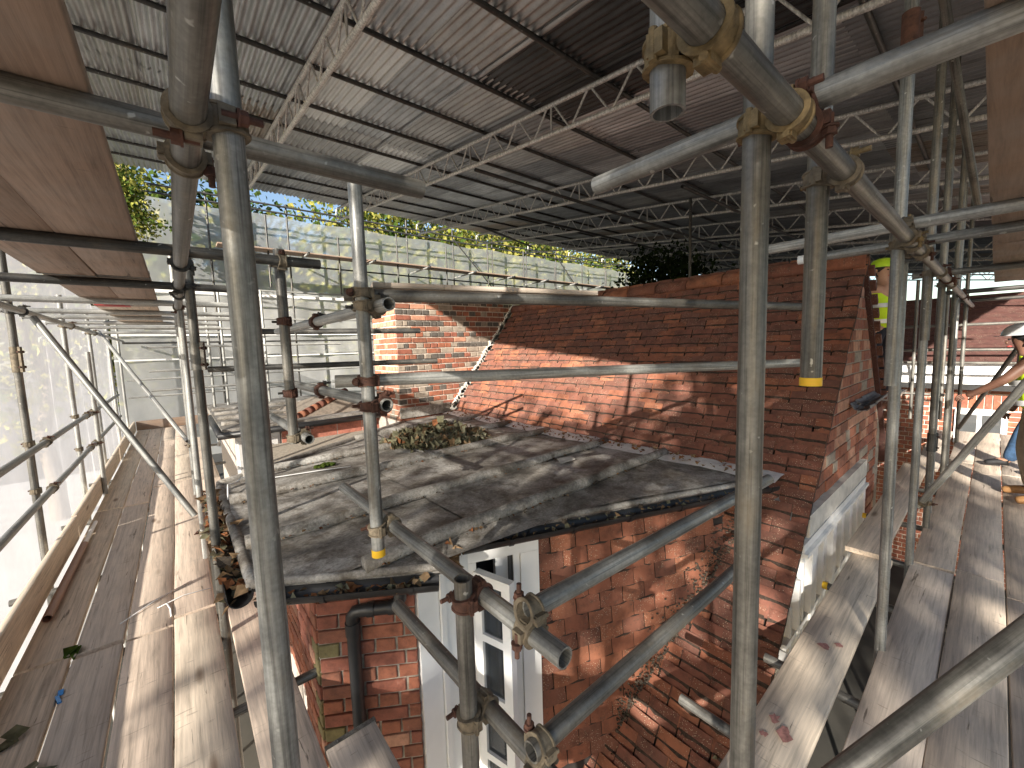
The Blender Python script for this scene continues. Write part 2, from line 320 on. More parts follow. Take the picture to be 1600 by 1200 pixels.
def clamp_band(n_dir, ax, r=TR):
    """one half of a coupler round a tube with axis ax, saddle towards n_dir; local to the tube axis point"""
    ax = ax.normalized(); n_dir = (n_dir - ax * n_dir.dot(ax)).normalized(); t = ax.cross(n_dir)
    mb = MB(); N = 28; prof = []
    for i in range(N):
        a = 2 * math.pi * i / N; rd = n_dir * math.cos(a) + t * math.sin(a)
        hw = 0.0145 + 0.009 * max(0, math.cos(a)) + 0.005 * abs(math.sin(a)); ro = r + 0.0075 + 0.002 * max(0, math.cos(a)) ; rim = r + 0.0105
        prof.append([rd * (r + 0.0006) - ax * hw, rd * rim - ax * hw, rd * rim - ax * (hw - 0.0045), rd * ro - ax * (hw - 0.006), rd * ro + ax * (hw - 0.006), rd * rim + ax * (hw - 0.0045), rd * rim + ax * hw, rd * (r + 0.0006) + ax * hw])
    m = 8; vs = [p for pr in prof for p in pr]; fs = []
    for i in range(N):
        for j in range(m): fs.append((i * m + j, i * m + (j + 1) % m, ((i + 1) % N) * m + (j + 1) % m, ((i + 1) % N) * m + j))
    mb.add(vs, fs)
    q = Matrix((t, n_dir, ax)).transposed().to_quaternion()
    for sgn in (1, -1):            # hinge lug and bolt lug
        mb.box(t * sgn * (r + 0.010) + n_dir * 0.004, (0.017, 0.024, 0.030), q)
    mb.cyl(t * -(r + 0.014) - ax * 0.021 , t * -(r + 0.014) + ax * 0.021, 0.0062, n=10)
    mb.box(n_dir * (r + 0.005), (0.040, 0.008, 0.040), q)
    bo = MB(); c = t * (r + 0.0155)
    bo.cyl(c + n_dir * 0.012, c - n_dir * 0.048, 0.0062, n=10); bo.cyl(c - n_dir * 0.010, c - n_dir * 0.014, 0.0145, n=14); bo.cyl(c - n_dir * 0.014, c - n_dir * 0.026, 0.0125, n=6)
    return mb, bo
def coupler(ka, kb, label, mat=DULLSTEEL, bolt=RUST, group=None, flip=False):
    a0, da, _ = T[ka]; b0, db, _ = T[kb]; w0 = a0 - b0; b_ = da.dot(db); d_ = da.dot(w0); e_ = db.dot(w0); den = 1 - b_ * b_
    s = (b_ * e_ - d_) / den; u = (e_ - b_ * d_) / den; pa = a0 + da * s; pb = b0 + db * u
    n = pb - pa
    if n.length < 1e-3: n = da.cross(db)
    n.normalize(); r = empty('tube_coupler', (pa + pb) / 2, label, 'coupler', group); mid = (pa + pb) / 2
    for p, ax, nd in ((pa, da, n), (pb, db, -n)):
        if flip: ax = -ax
        mb, bo = clamp_band(nd, ax); x = mb.obj('clamp_band', mat, r, loc=p - mid); edge_smooth(x, 35)
        y = bo.obj('bolt', bolt, r, loc=p - mid); edge_smooth(y, 35)
    return r
def sleeve(center, ax, label, mat=GALVD, L=0.16):
    """bolted sleeve joining two tubes end to end"""
    ax = V(ax).normalized(); mb = MB(); c = V(center); t = ax.orthogonal().normalized()
    t = V((0.77, -0.64, 0)); mb.cyl(-ax * L / 2, ax * L / 2, TR + 0.006, n=20)
    q = Matrix((t, ax.cross(t), ax)).transposed().to_quaternion()
    mb.box(t * (TR + 0.014), (0.022, 0.016, L), q); r = empty('sleeve_coupler', c, label, 'coupler'); x = mb.obj('sleeve', mat, r); edge_smooth(x, 35)
    for k in (-0.3, 0.3):
        b = MB(); p = t * (TR + 0.018) + ax * L * k; s = ax.cross(t); b.cyl(p - s * 0.022, p + s * 0.022, 0.007, n=8); b.cyl(p + s * 0.012, p + s * 0.02, 0.012, n=6); y = b.obj('bolt', RUST, r)
    return r
# ------------------------------------------------------------------ boards
def board(a, b, label, mat, width=0.222, th=0.038, group=None, name='scaffold_board', bands=(0, 1), cat='board', wdir=None, parent=None, sag=0.004):
    a = V(a); b = V(b); d = b - a; L = d.length; x = d.normalized(); z = V((0, 0, 1))
    y = z.cross(x).normalized() if wdir is None else V(wdir).normalized(); z = x.cross(y)
    q = Matrix((x, y, z)).transposed().to_quaternion(); mb = MB(); ns = max(4, int(L / 0.35)); e = 0.0035; rings = []; tw = ru(-1, 1) * 0.004; ph = ru(0, 6)
    for k in range(ns + 1):
        px = L * k / ns; oz = sag * math.sin(px * 1.3 + ph) - sag; oy = 0.002 * math.sin(px * 2.1 + ph); h = width / 2; cr = ru(-0.0012, 0.0012)
        t2 = tw * (k / ns - 0.5)
        rings.append([(px, oy - h, oz - th / 2 + e - t2), (px, oy - h + e, oz - th / 2 - t2), (px, oy + h - e, oz - th / 2 + t2), (px, oy + h, oz - th / 2 + e + t2), (px, oy + h + cr, oz + th / 2 - e + t2), (px, oy + h - e, oz + th / 2 + t2), (px, oy, oz + th / 2 - 0.001), (px, oy - h + e, oz + th / 2 - t2), (px, oy - h + cr, oz + th / 2 - e - t2)])
    mb.loft(rings); o = put(name, mb.mesh(name, mat), parent, a, q); edge_smooth(o, 50); tag(o, label, cat if parent is None else None, group)
    for k in bands:               # hoop iron round the end
        px = 0.012 if k == 0 else L - 0.012; bm_ = MB(); h = width / 2 + 0.002; t2 = th / 2 + 0.0015; rr = rings[0] if k == 0 else rings[-1]; oz = (rr[1][2] + rr[5][2]) / 2
        bm_.box((px, 0, oz + t2), (0.024, 2 * h, 0.0014)); bm_.box((px, 0, oz - t2), (0.024, 2 * h, 0.0014)); bm_.box((px, h, oz), (0.024, 0.0014, 2 * t2)); bm_.box((px, -h, oz), (0.024, 0.0014, 2 * t2)); bm_.obj('end_band', GALVD, o)
    return o
# ------------------------------------------------------------------ brickwork
def clip_poly(p, reg):
    out = p
    for i in range(len(reg)):
        a = reg[i]; b = reg[(i + 1) % len(reg)]; inp = out; out = []
        if not inp: return []
        sd = lambda q: (b[0] - a[0]) * (q[1] - a[1]) - (b[1] - a[1]) * (q[0] - a[0])
        for j in range(len(inp)):
            c = inp[j]; d = inp[(j + 1) % len(inp)]; sc_, sd_ = sd(c), sd(d)
            if sc_ >= 0: out.append(c)
            if (sc_ >= 0) != (sd_ >= 0):
                t = sc_ / (sc_ - sd_); out.append((c[0] + (d[0] - c[0]) * t, c[1] + (d[1] - c[1]) * t))
    return out
def area(p): return 0.5 * abs(sum(p[i][0] * p[(i + 1) % len(p)][1] - p[(i + 1) % len(p)][0] * p[i][1] for i in range(len(p))))
def brick_prism(mb, poly, proud, depth, ch=0.004, m=0):
    n = len(poly); cx = sum(p[0] for p in poly) / n; cy = sum(p[1] for p in poly) / n; ins = []
    for p in poly:
        dx, dy = cx - p[0], cy - p[1]; l = math.hypot(dx, dy) or 1; k = min(ch * 1.5, l * 0.4); ins.append((p[0] + dx / l * k, p[1] + dy / l * k))
    vs = [(p[0], p[1], proud) for p in ins] + [(p[0], p[1], proud - ch) for p in poly] + [(p[0], p[1], -depth) for p in poly]
    fs = [tuple(range(n))] + [(i + n, (i + 1) % n + n, (i + 1) % n, i) for i in range(n)] + [(i + 2 * n, (i + 1) % n + 2 * n, (i + 1) % n + n, i + n) for i in range(n)]
    mb.add(vs, fs, m)
BCACHE = {}
def brickwork(parent, origin, u, n, region, course, blen, mats, bond='english', joint=0.011, proud=0.006, depth=0.03, limit=300, name='brick', stuff_name='brickwork', header=None):
    """bricks on a wall plane: origin, horizontal u, outward normal n, region = convex counter-clockwise polygon in (u, z)"""
    u = V(u).normalized(); n = V(n).normalized(); w = V((0, 0, 1)); q = Matrix((u, w, n)).transposed().to_quaternion(); origin = V(origin)
    s0 = min(p[0] for p in region); s1 = max(p[0] for p in region); t0 = min(p[1] for p in region); t1 = max(p[1] for p in region)
    header = header or blen / 2; items = []; row = 0; t = t0
    while t < t1 - 0.005:
        s = s0; first = True; k = 0
        while s < s1 - 0.004:
            if bond == 'stretcher': L = blen * (0.5 if (row % 2 and first) else 1)
            elif bond == 'flemish': L = blen if (k + row) % 2 == 0 else header
            else: L = blen if row % 2 == 0 else header
            if bond != 'stretcher' and row % 2 and k == 1: L = header * 0.6
            e = min(s + L, s1); hd = L < blen * 0.8
            poly = [(s + joint / 2, t + joint / 2), (e - joint / 2, t + joint / 2), (e - joint / 2, t + course - joint / 2), (s + joint / 2, t + course - joint / 2)]
            if e - s > joint * 1.8:
                cp = clip_poly(poly, region)
                if len(cp) >= 3 and area(cp) > 0.0004: items.append((cp, hd, abs(area(cp) - area(poly)) < 1e-7 and e == s + L))
            s = e; first = False; k += 1
        t += course; row += 1
    if len(items) > limit:
        items.sort(key=lambda it: (origin + u * it[0][0][0] + w * it[0][0][1]).length)
    rest = MB(); restm = []
    for i, (cp, hd, whole) in enumerate(items):
        mt = mats(hd); pr = proud + ru(-0.003, 0.003)
        jit = [(p[0] + ru(-.0025, .0025), p[1] + ru(-.0025, .0025)) for p in cp]
        if i < limit:
            c = cp[0]; cent = (sum(p[0] for p in cp) / len(cp), sum(p[1] for p in cp) / len(cp))
            key = (round(area(cp), 5), mt.name, round(cp[1][0] - cp[0][0], 4), random.randrange(3)) if whole else None
            if key and key in BCACHE: me = BCACHE[key]
            else:
                mb = MB(); brick_prism(mb, [(p[0] - cent[0], p[1] - cent[1]) for p in jit], 0, depth); me = mb.mesh('brick', mt)
                if key: BCACHE[key] = me
            put(name, me, parent, origin + u * cent[0] + w * cent[1] + n * pr, q)
        else:
            if mt not in restm: restm.append(mt)
            b2 = MB(); brick_prism(b2, jit, pr, depth); rest.add([origin + q @ V(v) for v in b2.v], b2.f, restm.index(mt))
    if rest.v: tag(rest.obj(stuff_name, restm, parent), kind='stuff')
def pick(ws):
    tot = sum(w for _, w in ws); x = R() * tot
    for m, w in ws:
        x -= w
        if x <= 0: return m
    return ws[-1][0]
def prism(name, pts, z0, z1, mat, parent=None):
    mb = MB(); n = len(pts); mb.add([(p[0], p[1], z0) for p in pts] + [(p[0], p[1], z1) for p in pts], [tuple(range(n - 1, -1, -1)), tuple(range(n, 2 * n))] + [(i, (i + 1) % n, n + (i + 1) % n, n + i) for i in range(n)])
    return mb.obj(name, mat, parent)
# ------------------------------------------------------------------ leaves
def leaf_geo(mb, p, size, m=0, flat=0.0, curl=0.25):
    q = Quaternion((ru(-1, 1), ru(-1, 1), ru(-1, 1), ru(-1, 1))).normalized() if flat == 0 else (Quaternion((0, 0, 1), ru(0, 6.28)) @ Quaternion((1, 0, 0), ru(-flat, flat)) @ Quaternion((0, 1, 0), ru(-flat, flat)))
    L = size; w = size * ru(0.32, 0.5); c = curl * size * ru(0.3, 1)
    pts = [V((0, 0, 0)), V((-w, L * 0.4, c)), V((0, L * 0.45, 0)), V((w, L * 0.4, c)), V((0, L, -c * 0.6))]
    mb.add([V(p) + q @ x for x in pts], [(0, 2, 1), (0, 3, 2), (1, 2, 4), (2, 3, 4)], m)
def leaf_quads(mb, p, size, m=0):
    q = Quaternion((ru(-1, 1), ru(-1, 1), ru(-1, 1), ru(-1, 1))).normalized(); s = size * 0.5; w = s * ru(0.5, 0.9)
    mb.add([V(p) + q @ V(x) for x in ((0, -s, 0), (w, 0, s * .2), (0, s, 0), (-w, 0, s * .2))], [(0, 1, 2, 3)], m)
def tree(name, base, top, crown_c, crown_r, n, label, mats, leaf=0.11, group=None, clumps=60, trunk_r=0.16, cat='tree'):
    r = empty(name, base, label, cat, group); base = V(base); cc = V(crown_c); cr = V(crown_r); mb = MB(); lv = MB()
    tp = V(top); pts = [V((0, 0, 0))]
    for k in range(1, 7): f = k / 6; pts.append((tp - base) * f + V((ru(-.12, .12), ru(-.12, .12), 0)))
    mb.path(pts, [trunk_r * (1 - 0.75 * k / 6) for k in range(7)], 10)
    cl = []
    for k in range(clumps):
        d = V((random.gauss(0, 1), random.gauss(0, 1), random.gauss(0, 1))).normalized() * (R() ** 0.45); p = cc + V((d.x * cr.x, d.y * cr.y, d.z * cr.z)); cl.append(p)
        if k < clumps * 0.5:
            a = pts[random.randrange(3, 7)] ; b = p - base; md = (a + b) / 2 + V((ru(-.2, .2), ru(-.2, .2), ru(-.05, .3))); mb.path([a, md, b], [trunk_r * 0.28, trunk_r * 0.17, trunk_r * 0.05], 6)
    rs = sum(crown_r) / 3 * 0.27
    for k in range(n):
        p = cl[random.randrange(len(cl))] + V((random.gauss(0, rs), random.gauss(0, rs), random.gauss(0, rs * 0.8))); leaf_quads(lv, p - base, leaf * ru(0.6, 1.3), random.randrange(len(mats)))
    t = mb.obj('trunk', BARK, r); edge_smooth(t, 60); lv.obj('crown', mats, r); return r

# ================================================================== THE SETTING
ZB = -1.72                                            # top of the walkway boards
g = MB(); g.add([(-400, -400, -4.7), (400, -400, -4.7), (400, 400, -4.7), (-400, 400, -4.7)], [(0, 1, 2, 3)]); tag(g.obj('ground', GROUND), kind='structure')
g = MB(); g.box((-4.2, 4, -4.685), (6.0, 40, 0.05)); tag(g.obj('path', BOUNCE), kind='structure')  # added pale ground slab that lightens the sheeting and bounces light to the roof

# ================================================================== THE HOUSE
house = empty('brick_house', (3.0, 3.0, -4.7), 'red brick house with steep clay tile roof and flat lead bay roof', 'house'); WORLDP.add(house.name)
EZ = -1.12                                            # level of the flat bay roof
YG = 0.85                                             # plane of the gable wall
RX, RZ, SL = 5.16, 0.71, 1.23                         # ridge position and roof slope
def slope_z(x): return RZ + (x - RX) * SL
dirL = V((math.cos(rad(-33)), math.sin(rad(-33)), 0)); nL = V((dirL.y, -dirL.x, 0))      # canted pier face
dirR = V((math.cos(rad(-21)), math.sin(rad(-21)), 0)); nR = V((dirR.y, -dirR.x, 0))      # window and tile-hung face
A = V((0.463, 2.284, 0)); B = V((0.910, 1.993, 0)); W0 = V((1.285, 2.04, 0)); W1 = W0 + dirR * 0.47
HE = W0 + dirR * 2.05
# --- bay core (masonry behind everything)
prism('wall', [(0.56, 6.0), (0.56, A.y + .40), (A.x + .02, A.y + .40), (A.x + 0.02, A.y + 0.03), (B.x, B.y + 0.012), (B.x + 0.1, B.y + 0.16), (W0.x - 0.02, W0.y + 0.30), (W1.x, W1.y + 0.30), (W1.x, W1.y + .03), (HE.x, HE.y + 0.03), (3.5, 2.2), (3.5, 6.0)], -4.7, EZ - 0.06, MORTAR, house)
wp = prism('pier_wall', [(A.x + .006, A.y + .42), (A.x + .006, A.y + .008), (B.x - .006, B.y + .008), (B.x + .08, B.y + .2)], -4.69, -1.20, MORTARG, house)
PIERM = [(BR_A, 4), (BR_B, 4), (BR_C, 2), (BR_F, .5)]
def pier_m(h): return pick(PIERM)
plen = (B - A).length
brickwork(wp, (A.x, A.y, 0), dirL, nL, [(0, -2.75), (plen, -2.75), (plen, -1.19), (0, -1.19)], 0.083, 0.232, pier_m, 'english', joint=0.012, proud=0.008)
brickwork(wp, (A.x, A.y + .42, 0), (0, -1, 0), (-1, 0, 0), [(0, -2.75), (.42, -2.75), (.42, -1.19), (0, -1.19)], 0.083, 0.232, pier_m, 'flemish', joint=0.012, proud=0.008)
for o in wp.children:                                 # green algae low on the pier corner
    p = o.location
    if p.z < -1.62 and (V((p.x, p.y, 0)) - A).length < 0.10 and R() < 0.8: o.data = o.data.copy(); o.data.materials[0] = BR_E
wl = prism('side_wall', [(0.52, 5.0), (0.52, A.y + .44), (0.58, A.y + .44), (0.58, 5.0)], -4.69, -1.22, MORTARP, house)
brickwork(wl, (0.52, 4.4, 0), (0, -1, 0), (-1, 0, 0), [(0, -2.4), (1.67, -2.4), (1.67, -1.22), (0, -1.22)], 0.083, 0.232, pier_m, 'flemish', joint=0.012)
# --- white panel between pier and window
pan = MB(); pu = (W0 - V((0.012, 0, 0)) - B); pl = pu.length; pu.normalize(); pn = V((pu.y, -pu.x, 0)); pq = Matrix((pu, V((0, 0, 1)), pn)).transposed().to_quaternion()
def on(o_, q_, s, t, d=0): return V(o_) + q_ @ V((s, t, d))
cp_ = empty('white_panel', (0, 0, 0), parent=house); cp_.matrix_parent_inverse = Matrix.Translation(-house.location)
tag(cp_, 'white plastic cladding between brick pier and window')
for (s0, s1, d) in ((0.012, 0.15, 0.0), (0.155, 0.19, 0.018), (0.195, 0.285, 0.004), (0.29, pl, 0.022)):
    m_ = MB(); m_.box(on(B, pq, (s0 + s1) / 2, -2.3, d - 0.02), (s1 - s0, 2.16, 0.05), pq); m_.obj('panel_strip', WHITEP, cp_)
# --- window with an open casement
win = empty('window', (0, 0, 0), parent=house); win.matrix_parent_inverse = Matrix.Translation(-house.location); tag(win, 'white plastic window with its casement open')
rq = Matrix((dirR, V((0, 0, 1)), nR)).transposed().to_quaternion()
def wbox(name, s0, s1, t0, t1, d0, d1, mat, par):
    m_ = MB(); m_.box(on(W0, rq, (s0 + s1) / 2, (t0 + t1) / 2, (d0 + d1) / 2), (s1 - s0, t1 - t0, d1 - d0), rq); o = m_.obj(name, mat, par); return o
fr = wbox('head_frame', 0.0, 0.47, -1.325, -1.215, -0.04, 0.03, WHITEP, win)
wbox('jamb', 0.345, 0.47, -3.2, -1.327, -0.04, 0.03, WHITEP, win); wbox('jamb', 0.30, 0.343, -3.2, -1.327, -0.05, 0.012, WHITEP, win); wbox('jamb', 0.0, 0.05, -3.2, -1.327, -0.04, 0.03, WHITEP, win)
wbox('gasket', 0.285, 0.298, -3.2, -1.33, -0.05, 0.004, BLACKP, win); wbox('reveal', 0.20, 0.284, -3.2, -1.33, -0.12, -0.06, WHITEP, win)
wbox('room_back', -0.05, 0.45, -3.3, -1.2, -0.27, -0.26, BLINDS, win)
hinge = W0 + dirR * 0.045 + nR * 0.035; sd = (dirR * 0.60 + nR * 0.80).normalized(); sn = V((sd.y, -sd.x, 0)); sq = Matrix((sd, V((0, 0, 1)), sn)).transposed().to_quaternion()
sash = empty('sash', (0, 0, 0), parent=win); SW = 0.27
def sbox(name, s0, s1, t0, t1, d, th, mat):
    m_ = MB(); m_.box(on(hinge, sq, (s0 + s1) / 2, (t0 + t1) / 2, d), (s1 - s0, t1 - t0, th), sq); return m_
fm = MB()
for a_ in ((0, 0.055, -3.1, -1.37), (SW - 0.06, SW, -3.1, -1.37), (0.055, SW - 0.06, -1.43, -1.37), (0.055, SW - 0.06, -1.80, -1.755), (0.055, SW - 0.06, -2.19, -2.145), (0.055, SW - 0.06, -2.6, -2.555)):
    q_ = sbox('x', *a_, 0, 0.05, WHITEP); fm.add(q_.v, q_.f)
sash.name = 'sash_frame'
so_ = fm.obj('sash_frame', WHITEP, win); bpy.data.objects.remove(sash)
for t0, t1 in ((-1.755, -1.43), (-2.145, -1.80), (-2.555, -2.19), (-3.1, -2.6)):
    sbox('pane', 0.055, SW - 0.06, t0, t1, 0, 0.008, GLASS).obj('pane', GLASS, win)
bx_ = wbox('blue_item', 0.09, 0.20, -2.05, -1.62, -0.16, -0.12, BLUEP, win); bx_.name = 'blue_blind'
# --- tile-hung wall
hw = MB(); hw.box(on(W1, rq, 0.80, -2.5, -0.035), (1.58, 2.6, 0.05), rq); hung = hw.obj('tile_hung_wall', FELT, house)
def tile_mesh(w, h, mat, th=0.012, camber=0.006, seed=0, lap=0.128):
    """cambered tile lying from its lower edge (y = 0) upwards; a dark line of moss and painted course shadow sits where the next course laps over it"""
    random.seed(seed); mb = MB(); nx = 5; ys = (0.0, lap - 0.014, lap + 0.006, h); top = []
    for iy, y in enumerate(ys):
        for ix in range(nx):
            x = w * (ix / (nx - 1) - 0.5); z = camber * (1 - (2 * ix / (nx - 1) - 1) ** 2) + ru(-.001, .001); top.append((x, y + (ru(-.004, .004) if iy == 0 else ru(-.009, .011) if iy == 1 else 0), z))
    lowr = [(p[0], p[1], p[2] - th) for p in top[:nx]] + [(p[0], p[1], p[2] - th) for p in top[-nx:]]; o = len(top)
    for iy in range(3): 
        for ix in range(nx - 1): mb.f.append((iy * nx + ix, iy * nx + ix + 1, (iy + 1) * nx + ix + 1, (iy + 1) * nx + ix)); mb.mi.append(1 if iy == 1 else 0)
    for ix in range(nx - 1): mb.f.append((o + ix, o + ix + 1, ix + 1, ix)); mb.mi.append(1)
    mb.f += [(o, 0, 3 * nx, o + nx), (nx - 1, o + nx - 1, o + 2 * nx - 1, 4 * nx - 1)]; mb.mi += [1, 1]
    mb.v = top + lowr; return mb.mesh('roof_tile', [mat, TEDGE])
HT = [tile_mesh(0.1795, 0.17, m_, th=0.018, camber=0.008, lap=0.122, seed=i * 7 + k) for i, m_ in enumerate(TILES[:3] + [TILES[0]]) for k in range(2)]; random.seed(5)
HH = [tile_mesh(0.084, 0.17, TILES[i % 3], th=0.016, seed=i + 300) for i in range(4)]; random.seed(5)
row = 0; t = -2.95
while t < -1.30:
    s = 0.09 - (0.0925 if row % 2 else 0.0)
    while s < 1.55:
        if s > 0.05:
            p = on(W1, rq, s, t, 0.022 + ru(0, .004)); q = rq @ Quaternion((1, 0, 0), rad(-8 + ru(-1.5, 1.5))) @ Quaternion((0, 0, 1), rad(ru(-.8, .8)))
            if p.z > slope_z(p.x) - 0.12: put('hung_tile', random.choice(HT), hung, p, q)
        s += 0.185
    if row % 2: put('hung_tile', HH[row % 4], hung, on(W1, rq, 0.042, t, 0.022), rq @ Quaternion((1, 0, 0), rad(-8)))
    t += 0.122; row += 1
# --- main pitched roof
GA, TW = 0.128, 0.222
rs = MB(); x0 = 1.55
rs.add([(x0, YG + .03, slope_z(x0) - .03), (RX, YG + .03, RZ - .03), (RX, 6.1, RZ - .03), (x0, 6.1, slope_z(x0) - .03), (x0, YG + .03, slope_z(x0) - .12), (RX, YG + .03, RZ - .12), (RX, 6.1, RZ - .12), (x0, 6.1, slope_z(x0) - .12)], [(0, 1, 2, 3), (7, 6, 5, 4), (0, 4, 5, 1), (1, 5, 6, 2), (2, 6, 7, 3), (3, 7, 4, 0)])
roof = rs.obj('tiled_roof', FELT, house); tag(roof, 'steep roof of red-brown clay tiles speckled with lichen and moss')
sdir = V((1, 0, SL)).normalized(); snorm = V((-SL, 0, 1)).normalized(); ydir = V((0, -1, 0))
rq2 = Matrix((ydir, sdir, snorm)).transposed().to_quaternion()
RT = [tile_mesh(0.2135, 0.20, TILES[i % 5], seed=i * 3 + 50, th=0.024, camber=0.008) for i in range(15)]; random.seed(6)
tl = []; nrow = 0; L = 0.0; full = (RX - x0) / sdir.x
def wall_y(x): return W0.y + (x - W0.x) * math.tan(rad(-21))
while L < full - 0.02:
    base = V((RX, 0, RZ)) - sdir * (full - L); y = YG - 0.045 + TW / 2 + (TW / 2 if nrow % 2 else 0)
    first = True
    while y < 6.0:
        vis = base.x > 3.50 or y < min(wall_y(base.x) + 0.25, 2.2)
        if vis: tl.append((base + V((0, y, 0)), y < YG + 0.2))
        y += TW
    if nrow % 2: tl.append((base + V((0, YG - 0.045 + TW / 4, 0)), 2))
    L += GA; nrow += 1
tl.sort(key=lambda e: e[0].length); rest = MB()
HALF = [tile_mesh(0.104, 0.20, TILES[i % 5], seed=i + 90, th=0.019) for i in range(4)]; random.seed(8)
for i, (p, ed) in enumerate(tl):
    lo = 0.5 if p.y > 3 else 0.25
    me = random.choice(HALF) if ed == 2 else random.choice(RT if R() < lo or p.x < 3.4 else RT[3:5] + RT[8:10] + RT[13:15] + RT[0:2])
    q = rq2 @ Quaternion((1, 0, 0), rad(6.0 + ru(-1.2, 1.2))) @ Quaternion((0, 0, 1), rad(ru(-1.3, 1.3))) @ Quaternion((0, 1, 0), rad(ru(-1.2, 1.2))); p = p + snorm * (0.022 + ru(-.003, .004)) + V((0, ru(-.004, .004), 0))
    if i < 300: put('roof_tile', me, roof, p, q)
    else:
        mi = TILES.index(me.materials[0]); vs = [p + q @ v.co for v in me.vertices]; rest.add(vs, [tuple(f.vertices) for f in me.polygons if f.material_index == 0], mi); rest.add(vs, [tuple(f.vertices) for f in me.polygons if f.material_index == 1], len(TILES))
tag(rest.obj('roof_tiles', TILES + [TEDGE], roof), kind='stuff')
# ridge tiles
rm = MB(); nseg = 10; Lr = 0.43
for zz in ((0, 1), (0, 0.988)):
    pass
ring = lambda y, r_: [(math.cos(rad(a)) * r_, y, math.sin(rad(a)) * r_ * 0.95) for a in range(-20, 201, 22)]
def ridge_mesh(mat):
    mb = MB(); a = ring(0, 0.125); b = ring(Lr, 0.115); a2 = ring(0, 0.108); b2 = ring(Lr, 0.098); n = len(a)
    mb.add(a + b + a2 + b2, [(i, i + 1, n + i + 1, n + i) for i in range(n - 1)] + [(2 * n + i + 1, 2 * n + i, 3 * n + i, 3 * n + i + 1) for i in range(n - 1)] + [(i, 2 * n + i, 2 * n + i + 1, i + 1) for i in range(n - 1)] + [(n + i, n + i + 1, 3 * n + i + 1, 3 * n + i) for i in range(n - 1)] + [(0, n, 3 * n, 2 * n), (n - 1, 3 * n - 1, 4 * n - 1, 2 * n - 1)])
    return mb.mesh('ridge_tile', mat, True)
RM = [ridge_mesh(m_) for m_ in TILES[:4]]
for k in range(12): put('ridge_tile', random.choice(RM), roof, V((RX, YG - 0.03 + k * 0.435, RZ - 0.03 + ru(-.006, .006))), Quaternion((0, 0, 1), rad(ru(-1, 1))))
# far slope (faces away) and verge
rb = MB(); x9 = 7.0
rb.add([(RX, YG - .03, RZ), (x9, YG - .03, RZ - (x9 - RX) * SL), (x9, 6.1, RZ - (x9 - RX) * SL), (RX, 6.1, RZ), (RX, YG - .03, RZ - .1), (x9, YG - .03, RZ - .1 - (x9 - RX) * SL), (x9, 6.1, RZ - .1 - (x9 - RX) * SL), (RX, 6.1, RZ - .1)], [(0, 1, 2, 3), (7, 6, 5, 4), (0, 4, 5, 1), (1, 5, 6, 2), (2, 6, 7, 3)])
rb.obj('far_roof_slope', TILEM, house)
vg = MB()
for k in range(17):
    x = RX + 0.06 + k * 0.107; z = RZ - (x - RX) * SL; vg.box((x, YG - 0.045, z - 0.02), (0.10, 0.06, 0.045), Quaternion((0, 1, 0), math.atan(SL) - 0.06))
vo = vg.obj('verge_tiles', TILES[4], house); tag(vo, kind='stuff')
# moss cushions along the tile edges
mo = MB(); bm0 = bmesh.new(); bmesh.ops.create_icosphere(bm0, subdivisions=1, radius=1); iv = [v.co.copy() for v in bm0.verts]; iF = [tuple(v.index for v in f.verts) for f in bm0.faces]; bm0.free()
def lump(mb, p, s, q, fl=0.5, m=0): mb.add([V(p) + q @ V((v.x * s * ru(.8, 1.3), v.y * s * ru(.7, 1.2), v.z * s * fl)) for v in iv], iF, m)
for k in range(420):
    y = ru(1.0, 5.7); L_ = int(ru(17.3, 33)) * GA; p = V((RX, 0, RZ)) - sdir * (full - L_) + V((0, y, 0)) - sdir * ru(-.01, .02)
    if p.x < 3.62 or (y < 2.2 and R() < .4): continue
    lump(mo, p + snorm * 0.026, ru(.005, .016) * (1.25 if y > 3 else .9), rq2, 0.55)
tag(mo.obj('moss_cushions', MOSS, roof), kind='stuff')
# --- gable wall with bricks, lintel and white window
gpoly = [(1.9, slope_z(1.9) - .1), (6.6, slope_z(1.9) - .1), (6.6, RZ - 0.12 - (6.6 - RX) * SL), (RX, RZ - .13), (2.3, slope_z(2.3) - .12)]
gw = MB(); n_ = len(gpoly); gw.add([(p[0], YG + .012, p[1]) for p in gpoly] + [(p[0], YG + .2, p[1]) for p in gpoly], [tuple(range(n_)), tuple(range(2 * n_ - 1, n_ - 1, -1))] + [(i + n_, (i + 1) % n_ + n_, (i + 1) % n_, i)[::-1] for i in range(n_)])
gable = gw.obj('gable_wall', MORTARG, house); tag(gable, 'brick gable with pale joints beneath the verge')
def gable_m(h): return pick([(BR_A, 3), (BR_B, 2), (BR_F, 2.5), (BR_C, 1), (BR_G, 1)])
brickwork(gable, (0, YG + .006, 0), (1, 0, 0), (0, -1, 0), [(3.66, -1.31), (6.35, -1.31), (6.35, RZ - .25 - (6.35 - RX) * SL), (RX, RZ - .17)], 0.105, 0.29, gable_m, 'flemish', joint=0.014, limit=260)
brickwork(gable, (0, YG + .006, 0), (1, 0, 0), (0, -1, 0), [(5.52, -2.6), (6.35, -2.6), (6.35, -1.31), (5.52, -1.31)], 0.105, 0.29, gable_m, 'flemish', joint=0.014, limit=60)
lt = MB(); lt.box((4.52, YG - 0.012, -1.40), (2.06, 0.06, 0.17)); lt.obj('lintel', STONE, house)
gwi = empty('window', (0, 0, 0), parent=house); gwi.matrix_parent_inverse = Matrix.Translation(-house.location); tag(gwi, 'long white window of narrow panes in the gable')
def gbox(nm, x0_, x1_, z0_, z1_, d0, d1, mt): m_ = MB(); m_.box(((x0_ + x1_) / 2, YG - (d0 + d1) / 2, (z0_ + z1_) / 2), (x1_ - x0_, d1 - d0, z1_ - z0_)); return m_.obj(nm, mt, gwi)
